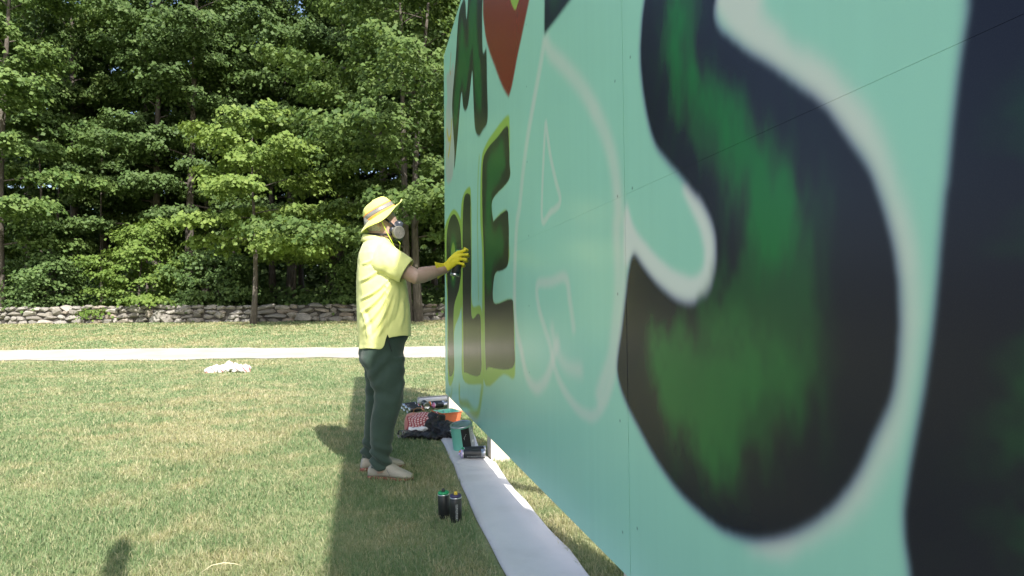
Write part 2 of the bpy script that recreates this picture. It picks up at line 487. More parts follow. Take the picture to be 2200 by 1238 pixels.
SHAPES = {
's_outer':[[5.513,2.206],[5.34,2.242],[5.184,2.18],[5.085,2.032],[5.053,1.926],[5.048,1.849],[5.067,1.739],[5.104,1.633],[5.146,1.563],[5.217,1.5],[5.293,1.44],[5.372,1.373],[5.388,1.366],[5.446,1.292],[5.465,1.227],[5.455,1.158],[5.424,1.108],[5.361,1.085],[5.311,1.081],[5.231,1.1],[5.123,1.149],[5.038,1.202],[4.968,1.246],[4.928,1.189],[4.908,1.127],[4.869,1.011],[4.823,0.891],[4.835,0.828],[4.899,0.762],[4.972,0.712],[5.104,0.631],[5.238,0.574],[5.356,0.549],[5.46,0.539],[5.565,0.552],[5.657,0.583],[5.74,0.627],[5.814,0.681],[5.872,0.739],[5.912,0.793],[5.942,0.848],[5.978,0.912],[5.993,0.96],[6.003,1.038],[6.004,1.099],[5.997,1.162],[5.98,1.227],[5.962,1.278],[5.945,1.314],[5.898,1.38],[5.843,1.454],[5.774,1.514],[5.685,1.591],[5.618,1.643],[5.56,1.694],[5.496,1.754],[5.474,1.793],[5.473,1.818],[5.481,1.838],[5.507,1.894],[5.581,1.921],[5.693,1.887],[5.795,1.806],[5.881,1.703],[5.949,1.699],[5.963,1.806],[5.878,1.944],[5.717,2.095]],
's_glow':[[5.403,1.95],[5.498,1.782],[5.618,1.643],[5.774,1.511],[5.898,1.377],[5.959,1.279],[5.996,1.141],[5.993,0.96],[5.935,0.836],[5.814,0.681],[5.658,0.594],[5.539,0.518],[5.688,0.552],[5.785,0.618],[5.87,0.687],[5.932,0.749],[5.974,0.813],[6.008,0.881],[6.026,0.944],[6.037,1.004],[6.047,1.063],[6.047,1.132],[6.038,1.188],[6.019,1.252],[6.005,1.3],[5.98,1.358],[5.949,1.413],[5.906,1.468],[5.865,1.518],[5.794,1.584],[5.732,1.646],[5.676,1.708],[5.664,1.748],[5.674,1.805]],
'bay_glow':[[5.288,1.411],[5.346,1.332],[5.392,1.267],[5.409,1.201],[5.38,1.162],[5.297,1.163],[5.206,1.195],[5.085,1.262],[4.971,1.34],[4.911,1.432],[4.895,1.223],[4.968,1.243],[5.037,1.192],[5.123,1.14],[5.23,1.091],[5.31,1.068],[5.376,1.076],[5.446,1.103],[5.477,1.156],[5.486,1.225],[5.46,1.29],[5.403,1.364],[5.34,1.409]],
's_green':[[5.235,1.975],[5.208,1.887],[5.227,1.779],[5.241,1.68],[5.278,1.614],[5.329,1.557],[5.433,1.478],[5.5,1.414],[5.562,1.347],[5.571,1.355],[5.58,1.28],[5.589,1.171],[5.562,1.129],[5.422,1.048],[5.29,1.004],[5.097,1.026],[5.028,0.946],[5.09,0.836],[5.188,0.73],[5.363,0.713],[5.422,0.67],[5.559,0.717],[5.585,0.758],[5.676,0.797],[5.74,0.873],[5.781,0.965],[5.747,1.064],[5.75,1.153],[5.781,1.22],[5.794,1.311],[5.761,1.305],[5.697,1.382],[5.64,1.459],[5.553,1.529],[5.456,1.617],[5.385,1.707],[5.338,1.783],[5.37,1.826],[5.363,1.911]],
's_green2':[[5.246,1.953],[5.225,1.88],[5.25,1.77],[5.28,1.678],[5.381,1.602],[5.454,1.55],[5.503,1.47],[5.579,1.388],[5.606,1.334],[5.595,1.35],[5.616,1.261],[5.636,1.189],[5.711,1.169],[5.753,1.217],[5.771,1.316],[5.714,1.334],[5.639,1.451],[5.522,1.557],[5.42,1.629],[5.325,1.735],[5.307,1.817],[5.342,1.906]],
's_green3':[[5.117,0.989],[5.34,0.981],[5.545,1.005],[5.705,1.018],[5.744,0.987],[5.702,0.919],[5.635,0.858],[5.55,0.816],[5.56,0.753],[5.507,0.705],[5.423,0.686],[5.379,0.74],[5.282,0.773],[5.172,0.827],[5.114,0.914]],
'e_right':[[6.151,1.592],[6.147,1.511],[6.141,1.477],[6.132,1.439],[6.121,1.381],[6.111,1.316],[6.1,1.239],[6.098,1.242],[6.088,1.172],[6.073,1.063],[6.055,0.966],[6.031,0.865],[6.011,0.781],[6.002,0.714],[6.009,0.672],[6.02,0.644],[6.055,0.618],[6.411,0.619],[6.58,0.622],[6.593,0.954],[6.406,0.933],[6.41,1.026],[6.558,1.052],[6.564,1.196],[6.417,1.212],[6.42,1.305],[6.589,1.329],[6.596,1.536]],
'e_right_green':[[6.215,0.866],[6.17,0.792],[6.174,0.732],[6.248,0.703],[6.323,0.787],[6.343,1.308],[6.248,1.281],[6.261,1.046]],
'drop_l':[[3.975,2.4],[3.907,2.303],[3.764,2.152],[3.629,2.001],[3.523,1.839],[3.433,1.655],[3.365,1.573],[3.312,1.354],[3.29,1.129],[3.32,0.986],[3.442,0.851],[3.556,0.725],[3.736,0.679],[3.901,0.724],[4.009,0.801],[4.083,0.888],[4.153,0.94]],
'drop_r':[[3.99,2.38],[4.063,2.285],[4.252,2.151],[4.484,1.973],[4.642,1.82],[4.747,1.695],[4.811,1.588],[4.84,1.487],[4.852,1.392],[4.832,1.358],[4.843,1.235],[4.838,1.114],[4.802,0.992],[4.766,0.897],[4.677,0.794],[4.62,0.728]],
'drop_r2':[[4.909,1.395],[4.905,1.289],[4.893,1.172],[4.866,1.053],[4.814,0.901],[4.754,0.803],[4.674,0.723],[4.561,0.666],[4.396,0.669],[4.209,0.726],[4.08,0.807],[3.999,0.917],[3.926,0.981],[3.818,1.084],[3.79,1.201],[4.01,1.204],[4.253,1.212],[4.31,1.111],[4.363,0.978]],
'drop_tri':[[3.975,1.985],[3.926,1.795],[3.893,1.521],[4.034,1.531],[4.19,1.555],[4.125,1.666],[4.044,1.802],[3.975,1.985]],
'drop_in':[[4.031,1.009],[4.084,0.921],[4.188,0.848],[4.311,0.827],[4.467,0.833]],
'e_dark':[[3.128,2.205],[3.175,2.125],[3.193,1.967],[3.165,1.863],[2.662,1.83],[2.687,1.678],[2.705,1.682],[3.09,1.693],[3.151,1.624],[3.156,1.495],[3.126,1.358],[2.973,1.33],[2.72,1.315],[2.683,1.128],[3.19,1.143],[3.257,1.088],[3.272,0.892],[3.221,0.737],[2.51,0.682],[2.364,0.711],[2.337,1.43],[2.285,1.775],[2.299,2.149],[2.48,2.224],[2.799,2.216]],
'e_lime':[[3.155,2.264],[3.202,2.184],[3.193,1.967],[3.165,1.863],[2.662,1.83],[2.687,1.678],[2.705,1.682],[3.09,1.693],[3.156,1.495],[3.126,1.358],[2.72,1.317],[2.683,1.128],[3.19,1.143],[3.269,1.047],[3.294,0.76],[3.241,0.674],[2.974,0.674],[2.268,0.574],[2.265,1.436],[2.187,1.789],[2.248,2.188],[2.447,2.272],[2.802,2.282]],
'e_green':[[2.995,2.14],[3.04,1.934],[2.665,1.916],[2.594,1.729],[2.462,1.748],[2.477,2.134],[2.706,2.155]],
'e_green2':[[2.421,1.806],[2.585,1.78],[2.671,1.585],[2.93,1.611],[3.006,1.522],[2.976,1.425],[2.664,1.405],[2.595,1.227],[2.398,1.234]],
'l_dark':[[1.696,2.047],[1.368,2.04],[1.289,1.511],[1.306,0.882],[1.325,0.564],[1.425,0.546],[2.136,0.594],[2.183,0.83],[2.175,1.016],[2.062,1.053],[1.753,1.04],[1.761,1.475],[1.742,1.915],[1.756,1.928]],
'l_lime':[[1.698,2.112],[1.776,1.97],[1.788,1.804],[1.787,1.473],[1.792,1.134],[2.164,1.115],[2.262,0.99],[2.308,0.681],[2.267,0.561],[2.156,0.523],[1.27,0.473],[1.222,0.879],[1.182,1.52],[1.239,2.046]],
'p_dark':[[0.755,2.024],[1.052,1.91],[1.192,1.777],[1.236,1.516],[1.085,1.298],[0.72,1.122],[0.672,0.862],[0.684,0.508],[0.29,0.428],[0.249,0.849],[0.234,1.22],[0.16,1.599],[0.187,1.899],[0.423,2.017]],
'p_lime':[[0.757,2.073],[1.165,1.926],[1.247,1.802],[1.257,1.514],[1.277,1.196],[1.075,1.038],[0.71,0.863],[0.694,0.449],[0.23,0.358],[0.175,1.222],[-0.025,1.614],[-0.011,1.962],[0.354,2.063]],
'p_green':[[0.685,1.856],[0.925,1.658],[0.855,1.409],[0.663,1.298],[0.469,1.431],[0.452,1.703]],
'p_core':[[0.668,1.753],[0.828,1.658],[0.784,1.465],[0.654,1.394],[0.539,1.481],[0.534,1.687]],
'lime_line':[[2.174,2.26],[2.104,2.081],[2.068,1.765],[2.064,1.726],[2.077,1.45],[2.089,1.15]],
'drip':[[1.05,0.41],[1.078,0.251],[1.512,0.28],[1.758,0.265],[1.952,0.273],[2.088,0.328],[2.191,0.461],[2.268,0.574]],
'drip2':[[0.534,0.327],[0.476,0.214],[0.282,0.226]],
'm_dark':[[1.428,3.829],[1.131,3.818],[0.94,3.526],[0.692,3.216],[0.663,3.043],[0.8,2.645],[0.793,2.454],[1.04,2.727],[1.272,3.047],[1.374,2.891],[1.501,2.81],[1.666,2.822],[1.827,2.982],[1.88,3.012],[1.927,2.725],[1.99,2.512],[2.156,2.409],[2.315,2.408],[2.51,2.428],[2.503,2.69],[2.485,2.948],[2.409,2.957],[2.338,3.008],[2.33,3.273],[2.357,3.509],[2.177,3.815],[1.784,3.845],[1.684,3.704],[1.597,3.575],[1.537,3.749]],
'm_green':[[1.221,3.651],[1.066,3.404],[0.819,3.114],[0.872,2.847],[1.198,3.073],[1.341,3.187],[1.422,2.996],[1.549,2.978],[1.758,3.184],[1.872,3.2],[1.939,3.026],[2.079,2.676],[2.227,2.57],[2.269,2.842],[2.15,3.121],[2.093,3.383],[2.1,3.571],[1.891,3.677],[1.733,3.551],[1.686,3.342],[1.521,3.345],[1.403,3.638]],
'heart':[[2.35,3.458],[2.368,3.367],[2.377,3.228],[2.509,2.983],[2.817,2.671],[3.034,2.473],[3.175,2.371],[3.204,2.37],[3.282,2.408],[3.423,2.525],[3.595,2.645],[3.694,2.716],[3.789,2.801],[3.741,2.971],[3.532,3.153],[3.219,3.261],[2.793,3.616],[2.431,3.672]],
'heart_lime':[[3.233,2.987],[3.255,2.932],[3.3,2.877],[3.376,2.811],[3.434,2.823],[3.461,2.83],[3.438,2.925],[3.305,3.005]],
'r_dark':[[3.992,3.014],[3.976,2.577],[3.966,2.417],[3.994,2.408],[4.181,2.393],[4.337,2.384],[4.374,2.382],[4.663,2.378],[4.845,2.472]],
'r_green':[[4.082,2.784],[4.072,2.53],[4.085,2.472],[4.211,2.462],[4.368,2.541]],
'fl':[[0.532,3.519],[0.812,3.503],[0.749,3.257],[0.629,3.054],[0.838,2.783],[0.751,2.479],[0.429,2.395],[0.124,2.57],[0.146,3.138],[0.283,3.354],[0.229,3.6]],
'fl_y1':[[0.628,3.008],[0.504,2.797],[0.319,2.687]],
'fl_y2':[[0.232,3.015],[0.387,2.86],[0.565,2.858]],
'fl_o':[[0.597,3.695],[0.498,3.547],[0.566,3.49]],
'stria':[[3.195,0.669],[3.262,0.635]],

}
SHAPES['e_right'] = SHAPES['e_right'][:15] + [[6.03,0.56],[6.12,0.5],[6.6,0.48],[7.1,0.5],[7.14,0.9],[6.62,0.92],[6.6,1.18],[6.95,1.2],[6.96,1.55],[6.6,1.55],[6.6,1.82],[7.1,1.85],[7.1,2.24],[6.5,2.26],[6.22,2.2]]
PS = 0.004
BZ0, BZ1, BLEN = 0.19, 3.90, 9.76
TW, TH = int(BLEN / PS), int((BZ1 - BZ0) / PS)
prng = np.random.default_rng(5)

def vnoise(h, w, cs, cz, oct=3):
    """smooth value noise; cs, cz: cell size in metres along s and z"""
    out = np.zeros((h, w), np.float32); amp = 1.0; tot = 0
    for _ in range(oct):
        gw, gh = int(w * PS / cs) + 3, int(h * PS / cz) + 3
        g = prng.uniform(-1, 1, (gh, gw)).astype(np.float32)
        xx = np.arange(w) * PS / cs; yy = np.arange(h) * PS / cz
        xi, yi = xx.astype(int), yy.astype(int)
        fx, fy = xx - xi, yy - yi
        fx = fx * fx * (3 - 2 * fx); fy = fy * fy * (3 - 2 * fy)
        A = g[yi][:, xi]; B = g[yi][:, xi + 1]; D = g[yi + 1][:, xi]; E = g[yi + 1][:, xi + 1]
        fx = fx[None, :]; fy = fy[:, None]
        out += amp * ((A * (1-fx) + B * fx) * (1-fy) + (D * (1-fx) + E * fx) * fy)
        tot += amp; amp *= 0.55; cs /= 2.1; cz /= 2.1
    return out / tot

def box1(a, r, ax):
    if r < 1: return a
    pad = [(0, 0), (0, 0)]; pad[ax] = (r + 1, r)
    c = np.cumsum(np.pad(a, pad, mode='edge'), axis=ax, dtype=np.float64)
    n = 2 * r + 1
    if ax == 0: return ((c[n:] - c[:-n]) / n).astype(np.float32)
    return ((c[:, n:] - c[:, :-n]) / n).astype(np.float32)

def blur(a, ss, sz):
    for s_, ax in ((ss, 1), (sz, 0)):
        r = int(round(s_ / PS * 1.0))
        for _ in range(3):
            a = box1(a, max(1, int(r * 0.9)) if r >= 1 else 0, ax)
    return a

IMG = np.zeros((TH, TW, 3), np.float32)

def fill(P):
    """even-odd scanline fill in (s, z) metres -> mask on a padded crop, with its origin"""
    pad = 0.35
    i0 = max(0, int((P[:, 0].min() - pad) / PS)); i1 = min(TW, int((P[:, 0].max() + pad) / PS))
    j0 = max(0, int((P[:, 1].min() - pad - BZ0) / PS)); j1 = min(TH, int((P[:, 1].max() + pad - BZ0) / PS))
    Mk = np.zeros((max(0, j1 - j0), max(0, i1 - i0)), np.float32)
    x = P[:, 0] / PS - i0; y = (P[:, 1] - BZ0) / PS - j0
    x2, y2 = np.roll(x, -1), np.roll(y, -1)
    for j in range(Mk.shape[0]):
        yc = j + 0.5
        hit = (y <= yc) != (y2 <= yc)
        if not hit.any(): continue
        xc = np.sort(x[hit] + (yc - y[hit]) / (y2[hit] - y[hit]) * (x2[hit] - x[hit]))
        for a, b in zip(xc[::2], xc[1::2]):
            a = max(0, int(round(a))); b = max(0, int(round(b)))
            Mk[j, a:b] = 1
    return Mk, i0, j0

def lay(Mk, i0, j0, col, op=1.0):
    h, w = Mk.shape
    reg = IMG[j0:j0+h, i0:i0+w]
    a = np.clip(Mk * op, 0, 1)[..., None]
    reg[:] = reg * (1 - a) + np.array(col, np.float32) * a

def paint(key, col, soft=(0.012, 0.012), op=1.0, jag=0.0, jc=(0.08, 0.08), k=6, gain=1.0, mott=0.0, bias=0.5):
    P = smooth_closed(SHAPES[key], k)
    Mk, i0, j0 = fill(P)
    if Mk.size == 0: return
    Mk = blur(Mk, *soft)
    if jag:
        Mk = Mk + vnoise(Mk.shape[0], Mk.shape[1], *jc) * jag * (4 * Mk * (1 - Mk)) ** 0.5
    Mk = np.clip((Mk - bias) * max(gain, 0.5 / bias) + 0.5, 0, 1)
    Mk = Mk * Mk * (3 - 2 * Mk)
    if mott:
        Mk = Mk * np.clip(1 - mott * (0.5 + 0.5 * vnoise(Mk.shape[0], Mk.shape[1], 0.2, 0.3)), 0, 1)
    lay(Mk, i0, j0, col, op)

def stroke(key, w, col, soft=0.02, op=0.8, pts=None, w1=None):
    P = smooth_closed(SHAPES[key] if pts is None else pts, 8, False)
    d = np.gradient(P, axis=0); d /= np.linalg.norm(d, axis=1)[:, None] + 1e-9
    nrm = np.stack([-d[:, 1], d[:, 0]], 1)
    ww = np.linspace(w, w1 or w, len(P))[:, None] / 2
    tot = None
    # stamp short quads so that self-crossing strokes stay filled
    acc = None
    pad = 0.35
    for a in range(0, len(P) - 1, 2):
        b = min(a + 3, len(P) - 1)
        Q = np.concatenate([P[a:b+1] + nrm[a:b+1] * ww[a:b+1], (P[a:b+1] - nrm[a:b+1] * ww[a:b+1])[::-1]])
        Mk, i0, j0 = fill(Q)
        if acc is None:
            acc = np.zeros((TH, TW), np.float32)
        acc[j0:j0+Mk.shape[0], i0:i0+Mk.shape[1]] = np.maximum(acc[j0:j0+Mk.shape[0], i0:i0+Mk.shape[1]], Mk)
    i0 = max(0, int((P[:, 0].min() - pad) / PS)); i1 = min(TW, int((P[:, 0].max() + pad) / PS))
    j0 = max(0, int((P[:, 1].min() - pad - BZ0) / PS)); j1 = min(TH, int((P[:, 1].max() + pad - BZ0) / PS))
    Mk = blur(acc[j0:j1, i0:i1], soft, soft)
    Mk = Mk * np.clip(1 + 0.25 * vnoise(Mk.shape[0], Mk.shape[1], 0.25, 0.25), 0, 1.2)
    lay(Mk, i0, j0, col, op)

MINT = (0.37, 0.69, 0.55)
NAVY = (0.012, 0.012, 0.027)
CHAR = (0.026, 0.028, 0.028)
PALE = (0.74, 0.73, 0.66)
LIME = (0.33, 0.50, 0.075)
GREEN = (0.022, 0.145, 0.042)
GREEN_D = (0.020, 0.065, 0.030)
RED = (0.23, 0.034, 0.022)
IMG[:] = MINT
v = vnoise(TH, TW, 0.9, 1.2, 4)
IMG *= (1 + 0.05 * v)[..., None]
v = vnoise(TH, TW, 0.03, 1.5, 2)     # roller marks
IMG *= (1 + 0.018 * v)[..., None]
del v
# unpainted sketch of the fourth letter and the pale halo of the large one
stroke('drop_l', 0.066, PALE, 0.016, 0.58)
stroke('drop_r', 0.075, PALE, 0.020, 0.58)
stroke('drop_r2', 0.048, PALE, 0.013, 0.52)
stroke('drop_tri', 0.033, PALE, 0.010, 0.58)
stroke('drop_in', 0.06, PALE, 0.02, 0.45)
paint('s_glow', PALE, (0.022, 0.026), 0.9, 0.12, (0.06, 0.1))
paint('bay_glow', (0.76, 0.76, 0.71), (0.016, 0.014), 0.95, 0.1)
paint('s_outer', (0.13, 0.13, 0.26), (0.020, 0.022), 0.75, bias=0.25)
paint('s_outer', NAVY, (0.010, 0.012), 1.0)
# warm charcoal overspray in the foot of the large letter, then greens
paint('s_green', (0.030, 0.042, 0.034), (0.06, 0.07), 0.9, 0.3, (0.10, 0.16))
paint('s_green', (0.020, 0.088, 0.036), (0.060, 0.07), 0.9, 0.75, (0.09, 0.20), gain=1.2, bias=0.36)
paint('s_green2', (0.014, 0.165, 0.040), (0.045, 0.06), 0.97, 0.42, (0.045, 0.13), gain=1.1, bias=0.38)
paint('s_green3', (0.032, 0.170, 0.048), (0.065, 0.065), 0.9, 0.6, (0.09, 0.12), gain=1.0, bias=0.40, mott=0.45)
paint('e_right', (0.13, 0.13, 0.26), (0.018, 0.020), 0.75, bias=0.28)
paint('e_right', NAVY, (0.010, 0.012), 1.0)
paint('e_right_green', GREEN, (0.06, 0.10), 0.7, 0.5)
# P L E with lime outlines
stroke('lime_line', 0.035, LIME, 0.014, 0.7)
stroke('drip', 0.075, LIME, 0.020, 0.75)
stroke('drip2', 0.05, LIME, 0.020, 0.6)
for k_ in ('p', 'l', 'e'):
    paint(k_ + '_lime', LIME, (0.014, 0.012), 0.95, k=5)
for k_ in ('p', 'l', 'e'):
    paint(k_ + '_dark', CHAR, (0.010, 0.010), 1.0, k=5)
paint('p_green', GREEN, (0.05, 0.05), 0.8)
paint('p_core', LIME, (0.02, 0.03), 0.85)
paint('e_green', GREEN, (0.04, 0.05), 0.85, 0.5)
paint('e_green2', GREEN, (0.04, 0.05), 0.8, 0.5)
# upper row
paint('fl', (0.50, 0.50, 0.47), (0.03, 0.03), 0.8, 0.4)
stroke('fl_y1', 0.05, (0.62, 0.50, 0.06), 0.012, 0.9)
stroke('fl_y2', 0.05, (0.62, 0.50, 0.06), 0.012, 0.9)
stroke('fl_o', 0.04, (0.55, 0.26, 0.08), 0.012, 0.6)
paint('m_dark', CHAR, (0.014, 0.014), 1.0, k=5)
paint('m_green', GREEN, (0.035, 0.05), 0.8, 0.7, (0.05, 0.12), k=5)
paint('heart', RED, (0.016, 0.016), 1.0, 0.05)
paint('heart_lime', LIME, (0.008, 0.008), 1.0)
paint('r_dark', NAVY, (0.016, 0.016), 1.0, k=5)
paint('r_green', GREEN_D, (0.04, 0.05), 0.8)
# screw heads in rows along the studs
for s_ in (0.04, 1.2, 2.40, 3.62, 4.84, 4.96):
    for z_ in np.arange(0.35, 3.85, 0.38):
        i, j = int((s_ + prng.normal(0, 0.006)) / PS), int((z_ + prng.normal(0, 0.02) - BZ0) / PS)
        if 1 < i < TW - 2 and 1 < j < TH - 2:
            IMG[j:j+2, i:i+2] *= 0.35
img = bpy.data.images.new('mural_paint', TW, TH, float_buffer=True, alpha=False)
img.colorspace_settings.name = 'Non-Color'
px = np.ones((TH, TW, 4), np.float32)
px[..., :3] = IMG
img.pixels.foreach_set(px.ravel())
img.update()
img.pack()
del px, IMG

def mural_mat():
    m, nt, b, out = mat_new('spray_paint_on_plywood')
    uvn = N(nt, 'ShaderNodeUVMap')
    tex = N(nt, 'ShaderNodeTexImage', image=img, interpolation='Cubic', extension='EXTEND')
    nt.links.new(uvn.outputs[0], tex.inputs[0])
    co = coord(nt)
    speck = noise_n(nt, 420.0, 2, 0.5, co)
    c = mixc(nt, ramp(nt, speck.outputs[0], [(0.36, (0.03,)*3), (0.5, (0,0,0))]), tex.outputs[0], (0.10, 0.14, 0.13))
    nt.links.new(c, b.inputs['Base Color'])
    rn = noise_n(nt, 5.0, 4, 0.6, co)
    mr = N(nt, 'ShaderNodeMapRange'); mr.inputs[3].default_value = 0.20; mr.inputs[4].default_value = 0.30
    nt.links.new(rn.outputs[0], mr.inputs[0]); nt.links.new(mr.outputs[0], b.inputs['Roughness'])
    b.inputs['Specular IOR Level'].default_value = 0.24
    mp = N(nt, 'ShaderNodeMapping'); mp.inputs['Scale'].default_value = (4.0, 40.0, 60.0)
    nt.links.new(co, mp.inputs[0])
    grain = noise_n(nt, 1.0, 4, 0.6, mp.outputs[0])
    bump(nt, b, grain.outputs[0], 0.02, 0.002)
    return m
M_mural = mural_mat()
M_lumber = simple('pale_lumber', (0.56, 0.50, 0.41), 0.75, 0.12, 9, bmp=0.2)
board_rot = math.atan2(-0.97399, 0.22659)
board = empty('mural_board', 'big mint green plywood board being spray painted with large dark green letters', 'mural', (-0.7316, 6.8755, 0), board_rot)
def panel(s0, s1, z0, z1, gap):
    mb = MB()
    mb.box((s0 + gap, 0.0, z0 + gap), (s1 - gap, 0.018, z1 - gap))
    me = mesh_pd('panel', mb.V, mb.F)
    uvl = me.uv_layers.new(name='UVMap')
    for lp in me.loops:
        q = me.vertices[lp.vertex_index].co
        uvl.data[lp.index].uv = (q.x / BLEN, (q.z - BZ0) / (BZ1 - BZ0))
    ob('panel', me, M_mural, board)
ZS = 1.456
SE = 4.905
for (a, b_, rows, g) in ((0.0, 2.44, ((BZ0, ZS), (ZS, BZ1)), 0.0002), (2.44, SE, ((BZ0, ZS), (ZS, BZ1)), 0.0002),
                         (SE, 7.345, ((BZ0, ZS), (ZS, 2.68), (2.68, BZ1)), 0.0003), (7.345, 9.76, ((BZ0, ZS), (ZS, 2.68), (2.68, BZ1)), 0.0003)):
    for (z0, z1) in rows:
        panel(a + (0.0017 if a == SE else 0), b_ - (0.0017 if b_ == SE else 0), z0, z1, g)
for s_ in (0.0, 2.30, 4.80, 7.28, 9.62):
    mb = MB(); mb.box((s_, 0.0205, -0.3), (s_ + 0.14, 0.16, 3.86)); mb.build('post', M_lumber, board)
    mb = MB(); mb.box((s_ + 0.05, 0.1625, -0.3), (s_ + 0.14, 0.30, 2.2)); mb.build('stud', M_lumber, board)
    mb = MB()
    a, b_ = Vector((s_ + 0.07, 0.34, 2.0)), Vector((s_ + 0.07, 1.7, -0.1))
    mb.tube([a, b_], 0.055, 4, True, (1, 0, 0)); mb.build('brace', M_lumber, board)
for z_ in (0.5, 1.46, 2.67, 3.8):
    for a, b_ in ((0.142, 2.298), (2.442, 4.798), (4.942, 7.278), (7.422, 9.618)):
        mb = MB(); mb.box((a, 0.0205, z_ - 0.04), (b_, 0.06, z_ + 0.04)); mb.build('rail', M_lumber, board)
# ------------------------------------------------------------------ trees
M_leaf = leaf_mat('maple_leaves', (0.060, 0.110, 0.034), (0.110, 0.185, 0.054), (0.155, 0.22, 0.066), 0.40)
M_leaf2 = leaf_mat('dark_leaves', (0.052, 0.095, 0.032), (0.085, 0.145, 0.046), (0.115, 0.175, 0.055), 0.36)
M_leaf4 = leaf_mat('young_maple_leaves', (0.10, 0.165, 0.04), (0.175, 0.265, 0.065), (0.23, 0.31, 0.08), 0.45)
M_leaf3 = leaf_mat('yellow_green_leaves', (0.10, 0.175, 0.036), (0.155, 0.25, 0.055), (0.21, 0.295, 0.07), 0.42)
def bark_mat():
    m, nt, b, out = mat_new('grey_bark')
    co = coord(nt)
    mp = N(nt, 'ShaderNodeMapping'); mp.inputs['Scale'].default_value = (6, 6, 1.2)
    nt.links.new(co, mp.inputs[0])
    n = noise_n(nt, 2.0, 6, 0.7, mp.outputs[0])
    c = ramp(nt, n.outputs[0], [(0.3, (0.045, 0.038, 0.031)), (0.55, (0.105, 0.09, 0.075)), (0.72, (0.20, 0.185, 0.16))])
    nt.links.new(c, b.inputs['Base Color'])
    b.inputs['Roughness'].default_value = 0.95
    bump(nt, b, n.outputs[0], 0.8, 0.06)
    return m
M_bark = bark_mat()

def leaf_cards(rng, P, out, size, up=0.85, spread=0.50, outw=0.75):
    """one small folded leaf (two triangles) at every point"""
    n = len(P)
    nr = np.zeros((n, 3)); nr[:, 2] = up
    nr += out * outw + rng.normal(0, spread, (n, 3))
    nr /= np.linalg.norm(nr, axis=1)[:, None]
    a = out + rng.normal(0, 0.8, (n, 3))
    a -= nr * np.sum(a * nr, 1)[:, None]
    a /= np.linalg.norm(a, axis=1)[:, None] + 1e-9
    b = np.cross(nr, a)
    L = (size * rng.uniform(0.6, 1.3, n))[:, None]
    base = P - a * L * 0.5
    tip = P + a * L * 0.5 - nr * L * 0.12
    l = P - a * L * 0.08 + b * L * 0.5 + nr * L * 0.10
    r = P - a * L * 0.08 - b * L * 0.5 + nr * L * 0.10
    V = np.stack([base, r, tip, l], 1).reshape(-1, 3)
    k = np.arange(n) * 4
    F1 = np.stack([k, k + 1, k + 2], 1); F2 = np.stack([k, k + 2, k + 3], 1)
    return V, np.concatenate([F1, F2])

def tube_np(pts, rad, n=6):
    mb = MB(); mb.tube(pts, rad, n, True); return mb

